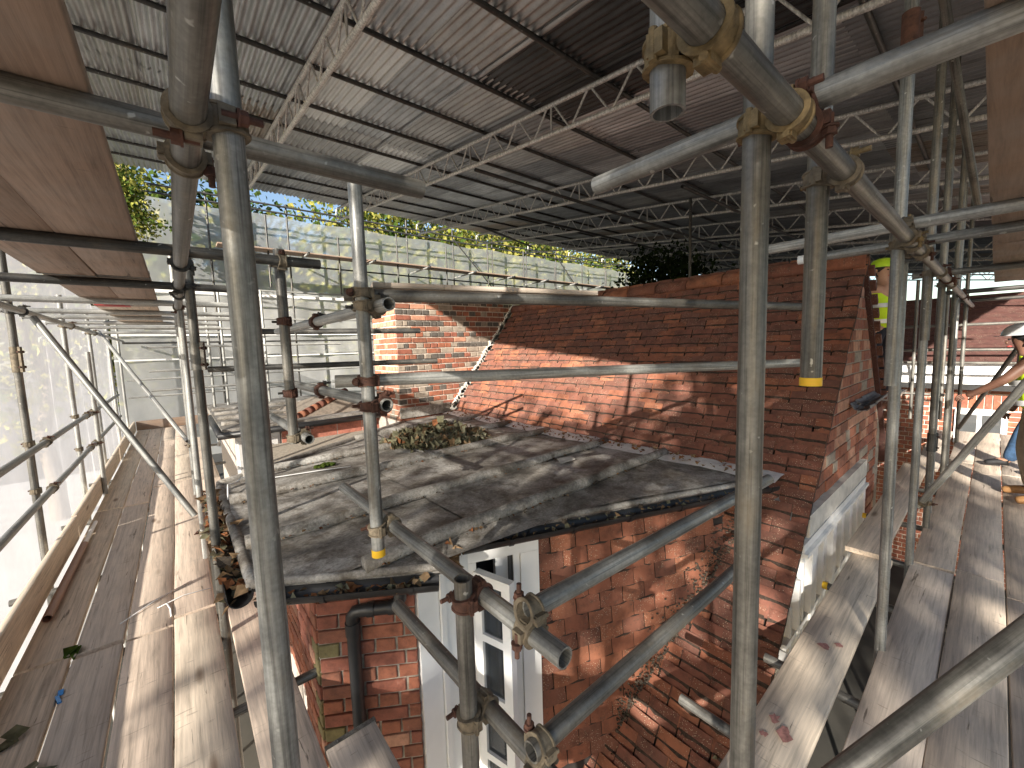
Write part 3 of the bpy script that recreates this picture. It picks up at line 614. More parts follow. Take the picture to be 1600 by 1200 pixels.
gbox('head_frame', 3.36, 5.5, -1.555, -1.495, -.02, .045, WHITEW)
gbox('drip_rail', 3.35, 5.52, -1.585, -1.557, -.02, .07, WHITEW)
for k in range(5): gbox('mullion', 2.95 + k * 0.61, 3.05 + k * 0.61, -3.4, -1.587 if k else -2.16, -.02, .05, WHITEW)
for k in range(4):
    xa = 3.05 + k * 0.61
    for j, f in enumerate((0.115, 0.245, 0.385)): gbox('glazing_bar', xa + f - .017, xa + f + .017, -3.4, min(-1.63, slope_z(xa + f) - .15), -.02, .045 if j % 2 else .03, WHITEW)
    gbox('rail', max(xa, 3.36), xa + .51, -1.63, -1.587, -.02, .036, WHITEW); gbox('rail', xa, xa + .51, -2.15, -2.11, -.02, .036, WHITEW); gbox('rail', xa, xa + .51, -2.72, -2.64, -.02, .034, WHITEW)
    for j in range(3):
        for (z0_, z1_) in ((-2.11, -1.63), (-2.64, -2.15)):
            if z1_ < slope_z(xa + j * .17 + .018) - .13: gbox('pane', xa + j * .17 + .018, xa + (j + 1) * .17 - .018, z0_, z1_, -.016, -.01, PANE)
# broken gutter end and lead under the verge
bg_ = MB(); rr_ = [[V((x, YG - .06 - .07 * math.sin(rad(a)) - .03, -.62 + .02 * (x - 4.5) - .07 * math.cos(rad(a)))) for a in range(-80, 81, 20)] for x in (4.75, 5.0, 5.3, 5.9)]
for k in range(3):
    a, b = rr_[k], rr_[k + 1]; n_ = len(a); bg_.add(a + b, [(i, i + 1, n_ + i + 1, n_ + i) for i in range(n_ - 1)])
bg_.v = [(v[0], v[1] + ru(-.012, .012), v[2] + ru(-.014, .014)) for v in bg_.v]; bgo = bg_.obj('broken_gutter', DARKM, house); tag(bgo, 'broken grey gutter end sticking out below the verge'); sm = bgo.modifiers.new('t', 'SOLIDIFY'); sm.thickness = 0.008
# --- flat lead roof of the bay
FR = [(0.20, 2.30), (0.985, 1.79), (1.16, 2.06), (3.62, 1.12), (3.62, 6.0), (2.6, 5.75), (0.62, 4.52), (0.20, 4.26)]
flat = prism('flat_roof', FR, EZ - 0.055, EZ - 0.004, LEAD, house); tag(flat, 'flat bay roof of stained grey lead sheets with rounded rolls')
ROLLS = [2.02, 2.72, 3.62, 4.36, 5.15]
reg = FR
def xr(y):                                           # extent of the roof in x at y
    xs = []
    for i in range(len(FR)):
        a, b = FR[i], FR[(i + 1) % len(FR)]
        if (a[1] - y) * (b[1] - y) < 0: xs.append(a[0] + (b[0] - a[0]) * (y - a[1]) / (b[1] - a[1]))
    return (min(xs), max(xs)) if len(xs) >= 2 else (0, 0)
edges = [1.13] + ROLLS + [5.95]
for k in range(len(edges) - 1):
    y0, y1 = edges[k] + (0.03 if k else 0), edges[k + 1] - 0.03; xs0 = min(xr(y0 + .01)[0], xr(y1 - .01)[0]); nb = 2 if k else 1
    cuts = [0.0, ru(1.3, 2.1), 3.6] if k else [0.9, 3.6]
    for c in range(len(cuts) - 1):
        xa, xb = cuts[c], cuts[c + 1]; nx, ny = 22, 10; vs = []; fs = []; idx = {}
        for i in range(nx + 1):
            for j in range(ny + 1):
                x = xa + (xb - xa) * i / nx; y = y0 + (y1 - y0) * j / ny; lo, hi = xr(y); x = max(lo + .004, min(hi - .01, x))
                z = EZ + 0.004 + 0.006 * math.sin(x * 3.1 + k * 2) * math.sin(y * 5 + c) + 0.003 * math.sin(x * 9 + y * 7) + ru(-.002, .002) + 0.012 * (x - .2) / 3.4 + (0.010 if c else 0) * (1 - i / nx)
                vs.append((x, y, z))
        for i in range(nx):
            for j in range(ny): a = i * (ny + 1) + j; fs.append((a, a + ny + 1, a + ny + 2, a + 1))
        mb = MB(); mb.add(vs, fs); o = mb.obj('lead_sheet', LEAD, flat, True)
for y in ROLLS:
    a_, b_ = xr(y); a_ += 0.02; pts = []; rr_ = []
    for i in range(15):
        f = i / 14; x = a_ + (3.58 - a_) * f; pts.append((x, y + 0.008 * math.sin(x * 4 + y), EZ + 0.034 + 0.012 * f + 0.004 * math.sin(x * 7))); rr_.append(0.042 + ru(-.005, .005))
    mb = MB(); mb.path(pts, rr_, 12); o = mb.obj('lead_roll', LEAD, flat, True)
for k in range(4):                                   # rolled front edge of the lead
    pass
def edge_roll(a, b, r=0.022):
    mb = MB(); a = V(a); b = V(b); pts = [a + (b - a) * i / 14 + V((0, 0, ru(-.004, .004))) for i in range(15)]; mb.path(pts, r, 10); return mb.obj('lead_edge', LEAD, flat, True)
edge_roll((0.20, 2.30, EZ - .012), (0.985, 1.79, EZ - .012)); edge_roll((0.985, 1.79, EZ - .012), (1.16, 2.06, EZ - .012)); edge_roll((1.16, 2.06, EZ - .012), (3.6, 1.12, EZ - .012)); edge_roll((0.2, 2.3, EZ - .012), (0.2, 4.26, EZ - .012), .03); edge_roll((0.2, 4.26, EZ - .0), (2.6, 5.75, EZ - .0), .045)
# wavy silver flashing where the lead meets the tiles
fl = MB(); n1 = 60; vs = []
for i in range(n1 + 1):
    y = 1.02 + (5.98 - 1.02) * i / n1; j1 = 0.008 * math.sin(y * 9) + ru(-.006, .006)
    vs += [(3.42 + j1 * 2, y, EZ + .022), (3.54 + j1, y, EZ + .045 + j1), (3.655 + j1, y, slope_z(3.655) + .062 + j1 * .4), (3.70, y, slope_z(3.70) + .015)]
fl.add(vs, [(i * 4 + j, i * 4 + j + 1, i * 4 + j + 5, i * 4 + j + 4) for i in range(n1) for j in range(3)])
flo = fl.obj('flashing', FLASH, house, True); tag(flo, 'bright wrinkled metal flashing along the foot of the tiled slope')
ap = MB(); ap.add([(3.05, .95, slope_z(3.05) + .05), (3.75, .86, slope_z(3.75) + .05), (3.75, 1.25, slope_z(3.75) + .055), (3.45, 1.22, slope_z(3.45) + .06), (3.05, 1.3, EZ - .1)], [(0, 1, 2, 3), (0, 3, 4)]); 
apm = MB(); apm.box((3.50, 1.02, slope_z(3.50) + 0.045), (0.30, 0.34, 0.006), Quaternion((0, 1, 0), -math.atan(SL)) @ Quaternion((0, 0, 1), 0.2)); apm.obj('lead_apron', DARKM, house)
# --- gutters and rainwater pipe
def gutter(a, b, mat=BLACKP, r=0.056):
    a = V(a); b = V(b); d = (b - a).normalized(); s = V((d.y, -d.x, 0)); n_ = 13; mb = MB(); rings = []
    for p in (a, b):
        rg = [p + s * math.cos(t) * r - V((0, 0, 1)) * math.sin(t) * r for t in [math.pi * i / (n_ - 1) for i in range(n_)]]
        rg += [p + s * math.cos(t) * (r - .005) - V((0, 0, 1)) * math.sin(t) * (r - .005) for t in [math.pi * i / (n_ - 1) for i in range(n_ - 1, -1, -1)]]; rings.append(rg)
    mb.loft(rings); o = mb.obj('gutter', mat, house); edge_smooth(o, 50)
    ln = (b - a).length; k = 0.3
    while k < ln:                                     # brackets
        c = MB(); p = a + d * k; rg = []
        for off in (-.012, .012): rg.append([p + d * off + s * math.cos(t) * (r + .006) - V((0, 0, 1)) * math.sin(t) * (r + .006) for t in [math.pi * i / 12 for i in range(13)]])
        c.add(rg[0] + rg[1], [(i, i + 1, 14 + i, 13 + i) for i in range(12)]); b2 = c.obj('bracket', mat, o); b2.modifiers.new('s', 'SOLIDIFY').thickness = 0.004; k += 0.42
    return o
GZ = EZ - 0.035
gutter((0.185 + .03, 2.215, GZ), (0.93, 1.752, GZ - .01)); gutter((1.20, 1.955, GZ), (3.5, 1.055, GZ + .02)); gutter((0.142, 4.30, GZ), (0.142, 2.26, GZ))
pp = MB(); dn = A + dirL * 0.205 + nL * 0.05; dn = V((dn.x, dn.y, 0)); pr_ = 0.034
cn = A + dirL * 0.46 + nL * 0.05
pts = [V((cn.x, cn.y, GZ - .03)), V((cn.x, cn.y, -1.34)), V((cn.x, cn.y, -1.365)) - dirL * .02, V((cn.x, cn.y, -1.38)) - dirL * .06, V((dn.x, dn.y, -1.38)) + dirL * .05, V((dn.x, dn.y, -1.385)) + dirL * .02, V((dn.x, dn.y, -1.41)), V((dn.x, dn.y, -1.45)), V((dn.x, dn.y, -3.4))]
pp.path(pts, pr_, 18); po = pp.obj('downpipe', BLACKP, house, True); tag(po, 'black plastic downpipe with a right-angle bend on the pier')
for z_, ax in ((-1.47, None), (-1.38, dirL)):
    c = MB()
    if ax is None: c.cyl((dn.x, dn.y, z_ - .04), (dn.x, dn.y, z_ + .03), pr_ + .005, n=18)
    else:
        for k in (0.10, 0.21): q_ = V((dn.x, dn.y, z_)) + dirL * k; c.cyl(q_ - dirL * .018, q_ + dirL * .018, pr_ + .005, n=18)
    x = c.obj('collar', BLACKP, po); edge_smooth(x)
# --- chimney
CY, CX0, CX1, CZ = 6.08, 2.70, 5.4, 0.80
ch = prism('chimney', [(CX0 + .008, CY + .008), (CX1, CY + .008), (CX1, CY + .95), (CX0 + .008, CY + .95)], -4.6, CZ, MORTARP, house); tag(ch, 'broad brick chimney stack patterned with dark headers')
def chim_m(h): return pick([(BR_D, 2.5), (BR_G, 1.2), (BR_A, 1), (BR_B, 1), (BR_C, 1)]) if h else pick([(BR_A, 1.5), (BR_B, 2), (BR_C, 2.5), (BR_F, .8), (BR_G, 1.2)])  # greyer mix puts the shade of the front face into the brick colours
def xof(z): return RX + (z - RZ) / SL
brickwork(ch, (0, CY, 0), (1, 0, 0), (0, -1, 0), [(CX0, -1.16), (xof(-1.16) + .12, -1.16), (xof(CZ) + .12, CZ), (CX0, CZ)], 0.0905, 0.265, chim_m, 'english', joint=0.017, limit=240)
brickwork(ch, (CX0, CY + .95, 0), (0, -1, 0), (-1, 0, 0), [(0, -1.16), (.95, -1.16), (.95, CZ), (0, CZ)], 0.0905, 0.265, lambda h: pick([(BR_F, 3), (BR_A, 2), (BR_G, 1)]), 'english', joint=0.017, limit=60)  # paler mix paints the sunlit side of the stack
fx = MB()                                             # mortar fillet between stack and tiles
for k in range(40):
    z = -1.1 + k * 0.047; x = xof(z); fx.box((x - .02 + ru(-.02, .02), CY - .02, z + .06 + ru(-.01, .01)), (.10 + ru(-.02, .03), .05, .075), Quaternion((0, 1, 0), ru(-1, 0)))
tag(fx.obj('mortar_fillet', STONE, ch), kind='stuff')
# upstand of lead at the foot of the stack
up_ = MB(); up_.box((3.15, CY - .02, -1.02), (.92, .02, .17)); up_.obj('lead_upstand', LEAD, house)
# --- second bay further along the walkway
bay = empty('rear_bay', (1.6, 8.0, -4.7), 'lower flat-roofed brick bay with white window beyond the lead roof', 'building'); WORLDP.add(bay.name)
prism('wall', [(0.62, 7.14), (2.9, 7.14), (2.9, 11), (0.62, 11)], -4.7, -1.18, MORTARP, bay)
fr2 = prism('flat_roof', [(0.42, 7.0), (2.9, 7.0), (2.9, 11), (0.42, 11)], -1.16, -1.06, LEAD, bay)
for y in (7.5, 8.2, 8.9, 9.6): mb = MB(); mb.path([(0.45 + i * .24, y + ru(-.01, .01), -1.05 + ru(-.006, .006)) for i in range(11)], .04, 10); mb.obj('lead_roll', LEAD, fr2, True)
wb = prism('brick_face', [(1.17, 7.10), (2.88, 7.10), (2.88, 7.138), (1.17, 7.138)], -4.6, -1.17, MORTARP, bay)
brickwork(wb, (0, 7.10, 0), (1, 0, 0), (0, -1, 0), [(1.17, -1.41), (2.88, -1.41), (2.88, -1.19), (1.17, -1.19)], 0.22, 0.42, lambda h: BR_P, 'stretcher', joint=.012, name='block')
brickwork(wb, (0, 7.10, 0), (1, 0, 0), (0, -1, 0), [(1.17, -2.3), (2.88, -2.3), (2.88, -1.41), (1.17, -1.41)], 0.11, 0.33, lambda h: BR_A, 'stretcher', joint=.014)
wi2 = MB(); wi2.box((0.86, 7.12, -1.75), (0.58, 0.04, 1.1)); bw = wi2.obj('window', WHITEP, bay)
for k in range(3): q_ = MB(); q_.box((0.67 + k * .19, 7.09, -1.75), (.13, .02, .95)); q_.obj('pane', GLASS if k == 5 else WHITEW, bw)
gt2 = MB(); gt2.path([(0.36, 6.96, -1.14), (2.9, 6.96, -1.14)], .05, 10); gt2.obj('gutter', BLACKP, bay, True)
gt3 = MB(); gt3.path([(0.40, 7.0, -1.13), (0.40, 9.2, -1.13)], .055, 10); gt3.obj('gutter', BLACKP, bay, True)
# little hipped tile roof showing behind the post
hip = empty('hipped_roof', (2.15, 7.4, -1.06), 'small hip of weathered ridge tiles beside the chimney', 'roof')
hm = MB(); hm.add([(-.75, -.1, 0), (.5, -.1, 0), (.5, 1.4, 0), (-.75, 1.4, 0), (.25, .35, .34), (.25, .9, .34)], [(0, 1, 4), (1, 2, 5, 4), (2, 3, 5), (3, 0, 4, 5)]); hm.obj('slope', BR_G, hip)
for k in range(9): put('ridge_tile', RM[3 - k % 2], hip, V((-.75, -.1, -.02)).lerp(V((.25, .35, .33)), k / 9), V((1, .45, .34)).to_track_quat('Y', 'Z'), (.6, .28, .6))
# ================================================================== neighbouring building at the end of the right walkway
nb = empty('neighbour_house', (11.2, 0, -4.7), 'red brick building with low tiled roof at the end of the walkway', 'house'); WORLDP.add(nb.name)
NX = 11.0
nw = prism('wall', [(NX + .01, -3.2), (15, -3.2), (15, 3.4), (NX + .01, 3.4)], -4.7, -0.62, MORTARP, nb)
def nb_m(h): return pick([(BR_A, 2), (BR_B, 3), (BR_C, 1)])
brickwork(nw, (NX, 3.4, 0), (0, -1, 0), (-1, 0, 0), [(1.2, -4.66), (5.4, -4.66), (5.4, -1.40), (1.2, -1.40)], 0.088, 0.265, nb_m, 'flemish', joint=.014, limit=180)
brickwork(nw, (NX, 3.4, 0), (0, -1, 0), (-1, 0, 0), [(1.6, -1.39), (2.85, -1.39), (2.85, -0.96), (1.6, -0.96)], 0.088, 0.265, nb_m, 'flemish', joint=.014, limit=60)
brickwork(nw, (NX, 3.4, 0), (0, -1, 0), (-1, 0, 0), [(2.86, -1.39), (5.4, -1.39), (5.4, -1.12), (2.86, -1.12)], 0.27, 0.095, nb_m, 'stretcher', joint=.014, name='soldier_brick')
brickwork(nw, (NX, 3.4, 0), (0, -1, 0), (-1, 0, 0), [(2.86, -1.11), (5.4, -1.11), (5.4, -0.96), (2.86, -0.96)], 0.08, 0.265, nb_m, 'stretcher', joint=.012)
w2 = MB(); w2.box((NX - .03, 0.10, -1.72), (.06, .62, .62)); wn2 = w2.obj('window', WHITEP, nb)
for y in (.25, -.03): q_ = MB(); q_.box((NX - .064, y, -1.70), (.012, .22, .42)); q_.obj('pane', GLASS, wn2)
sf = MB(); vs = []
for i in range(41):
    y = 3.4 - i * .165; d = ru(-.015, .015); vs += [(NX - .22 + d, y, -.93), (NX - .20 + d, y, -.78 + d), (NX - .08 + d, y, -.55)]
sf.add(vs, [(i * 3 + j, i * 3 + j + 1, i * 3 + j + 4, i * 3 + j + 3) for i in range(40) for j in range(2)]); sf.obj('eaves_flashing', FLASH, nb, True)
gt = MB(); gt.box((NX - .18, .1, -.985), (.12, 6.6, .09)); gt.obj('gutter', BLACKP, nb)
nr = MB(); nr.add([(NX - .1, -3.3, -.56), (NX - .1, 3.5, -.56), (NX + 1.75, 3.5, .72), (NX + 1.75, -3.3, .72), (NX + 3.6, -3.3, -.56), (NX + 3.6, 3.5, -.56)], [(0, 1, 2, 3), (3, 2, 5, 4), (0, 3, 4), (1, 5, 2)]); nro = nr.obj('roof', TILEM, nb)
tm = MB(); tm.box((0, 0, 0), (.02, 1.7, .16)); me = tm.mesh('tile_course', TILEM)
for k in range(13):
    f = (k + .5) / 13; p = V((NX - .1, .1, -.56)).lerp(V((NX + 1.75, .1, .72)), f); m_ = MB(); m_.box((0, 0, 0), (.19, 6.7, .022)); put('tile_course', m_.mesh('tile_course', TILEM), nro, p + V((-.01, 0, .015)), Quaternion((0, 1, 0), -math.atan2(1.28, 1.85) + .07))

ORD = ['first', 'second', 'third', 'fourth', 'fifth', 'sixth', 'seventh', 'eighth', 'ninth', 'tenth', 'eleventh', 'twelfth', 'thirteenth', 'fourteenth']
# ================================================================== TEMPORARY ROOF
Z0, KS, DX = 2.10, 0.141, 0.025                       # level at y = 0, rise per metre, drift in x per metre
def rz_(y): return Z0 + KS * y
YA, YE = -1.6, 10.55
croof = empty('corrugated_roof', (10, 4.5, rz_(4.5) + .05), 'temporary roof of grey corrugated metal sheets over the whole site', 'roof'); WORLDP.add(croof.name)
def corr_mesh(w, L, mat, pitch=0.0765, amp=0.0165):
    n = int(w / pitch * 6); mb = MB(); vs = []; ny = 3
    for j in range(ny):
        for i in range(n + 1): x = w * i / n; vs.append((x, L * j / (ny - 1), amp * math.sin(2 * math.pi * x / pitch)))
    mb.add(vs, [(j * (n + 1) + i, j * (n + 1) + i + 1, (j + 1) * (n + 1) + i + 1, (j + 1) * (n + 1) + i) for j in range(ny - 1) for i in range(n)]); return mb.mesh('corrugated_sheet', mat, True)
SWD = 0.69; SLN = 2.62
CM = {m_: corr_mesh(SWD, SLN, m_) for m_ in (Z_GREY, Z_WARM, Z_RUST, Z_BLACK, Z_BRIGHT, Z_DULL)}
roofq = V((DX, 1, KS)).normalized(); rqz = Matrix((V((1, -DX, 0)).normalized(), roofq, V((1, -DX, 0)).normalized().cross(roofq))).transposed().to_quaternion()
cols_ = int((24 + 1.5) / 0.64); random.seed(21)
special = {(4, 2): Z_BRIGHT, (6, 1): Z_BLACK, (7, 1): Z_BLACK, (7, 0): Z_BLACK, (5, 1): Z_WARM, (3, 3): Z_RUST, (4, 3): Z_WARM, (3, 2): Z_GREY, (5, 2): Z_GREY, (6, 2): Z_WARM, (8, 2): Z_WARM, (4, 1): Z_GREY, (8, 1): Z_GREY}
for c in range(cols_):
    for r_ in range(5):
        y = YA + r_ * 2.43; x = -1.45 + c * 0.64 + DX * y
        far = c > 7
        mt = special.get((c, r_)) or pick([(Z_GREY, 4 if not far else 1.5), (Z_WARM, 3 if not far else 1), (Z_DULL, 2.5 if not far else 5), (Z_RUST, .5), (Z_BRIGHT, .5 if not far else 0)])
        put('corrugated_sheet', CM[mt], croof, V((x, y, rz_(y) + 0.052 + (0.006 if c % 2 else 0) - 0.004 * r_ + ru(-.002, .002))), rqz @ Quaternion((0, 0, 1), rad(ru(-.25, .25))))
for i, y in enumerate([0.68 + .91 * k for k in range(-2, 12)]):
    if y > YE: break
    tube(None, (-1.5, y, rz_(y) + .016), (24, y, rz_(y) + .016), '%s dark purlin under the corrugated sheets, counted from above the camera to the far eaves' % ORD[i], GALVK, 'purlins under the corrugated roof', 'purlin', 12, 'purlin', 0.022)
BX = [1.07, 3.17, 5.40, 7.50, 9.75, 11.9, 14.0, 16.1, 18.2, 20.3, 22.4]
bd = V((DX, 1, KS)).normalized(); brm = {}
def lattice_beam(i, x):
    r = empty('lattice_beam', (x, 4.5, rz_(4.5)), ['white tubular lattice beam nearest the left scaffold, overhead', 'white tubular lattice beam crossing above the flat lead roof', 'white tubular lattice beam, third from the left scaffold'][i] if i < 3 else '%s white tubular lattice beam, counted from the left scaffold' % ORD[i], 'lattice beam', 'lattice beams under the temporary roof'); WORLDP.add(r.name)
    ya, yb = YA, YE + 0.25; dz = 0.29; off = 0.033; n_ = 14 if i < 4 else 8
    P0 = lambda y, d: V((x + DX * y, y, rz_(y) - off - d))
    for d, nm in ((0, 'top_chord'), (dz, 'bottom_chord')): m_ = MB(); m_.cyl(P0(ya, d), P0(yb, d), 0.0235, n=n_); o = m_.obj(nm, ALU, r); edge_smooth(o)
    y = ya + 0.1; k = 0; join = MB()
    while y < yb - .3:
        segs = [(P0(y, .01), P0(y + .21, dz - .01)), (P0(y + .25, dz - .01), P0(y + .46, .01))]
        if k % 3 == 2: segs.append((P0(y + .50, .01), P0(y + .50, dz - .01))); y += .06
        for a, b in segs:
            if i < 4: m_ = MB(); m_.cyl(a, b, 0.0105, n=8, caps=False); edge_smooth(m_.obj('brace', ALU, r))
            else: join.cyl(a, b, 0.0115, n=5, caps=False)
        y += 0.50; k += 1
    if join.v: tag(join.obj('lattice_bracing', ALU, r), kind='stuff')
for i, x in enumerate(BX): lattice_beam(i, x)
for i, (y, x0, x1) in enumerate(((4.6, 3.3, 16), (2.9, 5.6, 20), (6.3, 5.5, 22))):
    tube(None, (x0, y, rz_(y) - .37), (x1, y, rz_(y) - .37), ['dark bracing tube clamped beneath the lattice beams above the ridge', 'dark bracing tube beneath lattice beams nearest the gable', 'dark bracing tube beneath lattice beams towards the far sheeting'][i], GALVK, None, n=12)
tube(None, (5.4, 7.4, 2.65), (8.6, 9.2, 3.0), 'dark raking tube between two distant lattice beams', GALVK, None, n=12)
tube(None, (7.05, 3.5, .2), (7.05, 3.5, 2.45), 'dark upright prop standing behind the ridge under the beams', GALVK, None, n=14)

# ================================================================== SHEETING
def sheet(name, p0, u, L, z0, z1, mat, label, nx=80, nz=24, amp=0.03):
    u = V(u).normalized(); n = V((u.y, -u.x, 0)); mb = MB(); vs = []
    for i in range(nx + 1):
        for j in range(nz + 1):
            s = L * i / nx; t = j / nz; d = amp * math.sin(s * 3.0 + 1.2 * math.sin(t * 4)) * math.cos(t * 2.2 + s * .4) + amp * .5 * math.sin(s * 7.3 + t * 5) + ru(-.004, .004); vs.append(V(p0) + u * s + n * d + V((0, 0, z0 + (z1 - z0) * t + (0.03 * math.sin(s * 2.4) if j == nz else 0))))
    mb.add(vs, [(i * (nz + 1) + j, (i + 1) * (nz + 1) + j, (i + 1) * (nz + 1) + j + 1, i * (nz + 1) + j + 1) for i in range(nx) for j in range(nz)]); o = mb.obj(name, mat, None, True); return tag(o, label, 'sheeting')
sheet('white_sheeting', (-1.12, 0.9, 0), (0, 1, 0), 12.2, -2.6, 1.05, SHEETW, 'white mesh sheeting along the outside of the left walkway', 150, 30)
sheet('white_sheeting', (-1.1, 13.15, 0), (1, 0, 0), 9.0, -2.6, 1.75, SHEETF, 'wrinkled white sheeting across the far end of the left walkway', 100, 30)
sheet('clear_sheeting', (-1.1, 13.25, 0), (1, 0, 0), 24.5, 1.55, 3.86, SHEETT, 'clear plastic sheeting with trees showing through under the far eaves', 160, 16, .02)
for k, (z, h) in enumerate(((.55, .05), (-.05, .04), (1.62, .07))):
    m_ = MB(); m_.box((3.2, 13.10, z), (8.6, .012, h)); tag(m_.obj('joint_tape', WHITEP), ['white tape band across the middle of the far sheeting', 'narrow lower tape band on the far sheeting', 'top tape band joining white to clear sheeting'][k], 'tape')

# ================================================================== SCAFFOLD TUBES
Zl = 0.40; Zt = 0.452
tube('LP', (.104, .88, -4.7), (.104, .88, 1.95), 'thick near upright tube on the left, between walkway and lead roof')
tube('RP', (.886, .312, -4.7), (.886, .312, 1.9), 'thick near upright tube right of centre in front of the tiles', GALVD)
tube('LL', (.05, -.6, Zl), (.05, 7.6, Zl), 'long overhead ledger tube running away above the left walkway', GALVD)
tube('RL', (-.35, .258, Zl), (9.6, .258, Zl), 'long overhead ledger tube running away above the right walkway', GALVD)
tube('LO', (-.9, .4, Zl), (-.9, 13, Zl), 'overhead ledger tube beside the white mesh sheeting', GALVL)
tube('T1', (-1.2, 1.07, Zt), (.578, 1.07, Zt), 'big overhead cross tube ending in mid air above the lead roof', GALVD)
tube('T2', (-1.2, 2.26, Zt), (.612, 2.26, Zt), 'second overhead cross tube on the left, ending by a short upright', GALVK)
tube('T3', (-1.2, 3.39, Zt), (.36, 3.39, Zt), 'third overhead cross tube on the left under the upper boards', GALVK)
for i, y in enumerate((4.47, 5.5, 6.2, 7.1, 8.1, 9.7)):
    tube('TL%d' % i, (-1.15, y, Zt), (.5 + .1 * (i % 3), y, Zt), '%s of the pale overhead cross tubes receding beyond the third dark one' % ORD[i], GALVL, 'receding overhead cross tubes on the left', n=16)
tube('S2', (.095, 2.98, -4.7), (.095, 2.98, .75), 'darker upright of the close pair beside the left walkway boards', GALVD)
tube('S3', (.06, 4.25, -4.7), (.06, 4.25, .62), 'paler upright of the close pair beside the left walkway boards', GALVL)
tube('S4', (.055, 6.35, -4.7), (.055, 6.35, 1.2), 'inner upright at the foot of the further brace', GALV, 'far inner uprights on the left', n=16)
tube('S5', (.07, 8.5, -4.7), (.07, 8.5, 1.6), 'last inner upright before the far end of the left walkway', GALV, 'far inner uprights on the left', n=16)
OY = [(4.95, .92, GALVD), (6.9, .75, GALVL), (8.7, .7, GALVL), (10.9, .75, GALVL), (12.7, .8, GALVL)]
for i, (y, zt, m_) in enumerate(OY):
    tube('O%d' % i, (-.965, y, -4.7), (-.965, y, zt), ['nearest outer upright against the white mesh sheeting', 'second outer upright against the white mesh sheeting', 'third outer upright against the white mesh sheeting', 'fourth outer upright against the white mesh sheeting', 'outer upright in the corner of the white sheeting'][i], m_)
tube('O5', (-.835, 7.25, -4.7), (-.835, 7.25, .1), 'shorter upright standing inside the toe board on the left', GALVL)
tube('OA', (-1.02, 3.1, -4.7), (-1.0, 3.6, 1.1), 'leaning dark upright at the left edge of the picture', GALVD)
tube('G1', (-.87, 2.4, -.66), (-.87, 10.3, -.66), 'upper guardrail tube along the white mesh sheeting', GALV)
tube('G2', (-.87, 2.4, -1.05), (-.87, 10.3, -1.05), 'lower guardrail tube along the white mesh sheeting', GALV)
tube('BR1', (-.86, 5.03, .36), (.015, 4.33, -1.36), 'nearer diagonal brace slanting down across the left walkway', GALV)
tube('BR2', (-.86, 8.7, .42), (.03, 6.42, -1.05), 'further diagonal brace slanting down across the left walkway', GALVL)
# uprights, rails and stubs round the bay roof
tube('P575', (.54, 1.49, -.79), (.54, 1.49, .59), 'short upright with yellow taped foot hanging over the lead roof', GALV, tape=(0.0, .028, YELLOW))
tube('P445', (.44, 2.33, -.47), (.44, 2.33, .52), 'short dark upright beneath the second cross tube', GALVD)
tube('RA', (.594, 1.38, .163), (.594, 3.4, .163), 'open-ended upper rail stub pointing at the camera beside the chimney', GALVL)
tube('RB', (.594, 1.45, -.205), (.594, 3.2, -.205), 'open-ended middle rail stub pointing at the camera beside the chimney', GALV)
tube('RC', (.49, 2.22, -.44), (.49, 3.3, -.44), 'lowest open-ended rail stub above the pink brick wall', GALV)
tube('H1', (.50, 1.565, .212), (3.16, .80, .195), 'upper handrail tube crossing in front of the chimney and tiles', GALVD)
tube('H2', (.45, 1.575, -.11), (2.95, .72, -.155), 'lower handrail tube crossing in front of the tiles', GALVL)
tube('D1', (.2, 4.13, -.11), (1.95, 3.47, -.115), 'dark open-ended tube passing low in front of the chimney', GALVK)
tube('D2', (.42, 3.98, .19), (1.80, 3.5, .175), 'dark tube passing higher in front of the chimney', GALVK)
tube('P725', (.545, .89, -4.7), (.545, .89, -.62), 'open-topped upright in front of the white window', GALVD)
tube('YR1', (.60, 2.08, -.685), (.60, .57, -.685), 'upper guardrail tube slanting from the lead roof towards the camera', GALV)
tube('YR2', (.605, 1.50, -1.03), (.605, .60, -1.03), 'lower guardrail tube from the downpipe towards the camera', GALVD)
tube('XR1', (.60, .685, -.632), (2.2, .685, -.695), 'upper guardrail tube over the tile-hung wall', GALV)
tube('XR2', (.575, .665, -.972), (2.05, .685, -1.02), 'lower guardrail tube over the tile-hung wall', GALVD)
tube('P1280', (1.30, .312, -.13), (1.30, .312, 1.9), 'hanging upright with yellow taped foot in front of the gable roof', GALVD, tape=(0.0, .022, YELLOW))
tube('HK', (.57, .318, .325), (.57, .318, 1.4), 'short hanging tube stub beside the gold coupler overhead', GALV)
tube('R1', (.972, .76, Zt), (.972, -1.2, Zt), 'pale overhead cross tube on the right ending above the ridge', GALV)
tube('R2', (2.38, .80, Zt), (2.38, -1.2, Zt), 'white overhead cross tube ending just above the gable apex', GALVL)
tube('R3', (2.87, .77, Zt), (2.87, -1.2, Zt), 'overhead cross tube with white end cap above the gable apex', GALV, tape=(0.0, .03, WHITEP))
tube('R4', (4.55, .45, Zt), (4.55, -1.2, Zt), 'overhead cross tube above the second worker', GALVD)
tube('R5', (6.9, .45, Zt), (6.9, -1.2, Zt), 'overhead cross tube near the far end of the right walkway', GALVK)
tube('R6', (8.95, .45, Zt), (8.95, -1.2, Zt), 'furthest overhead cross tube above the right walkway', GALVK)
tube('PA', (2.56, .305, -.24), (2.56, .305, 2.4), 'upper of two lapped uprights by the first worker', GALV)
tube('PB', (2.85, .322, -4.7), (2.85, .322, .35), 'lower of two lapped uprights standing through the right walkway', GALV)
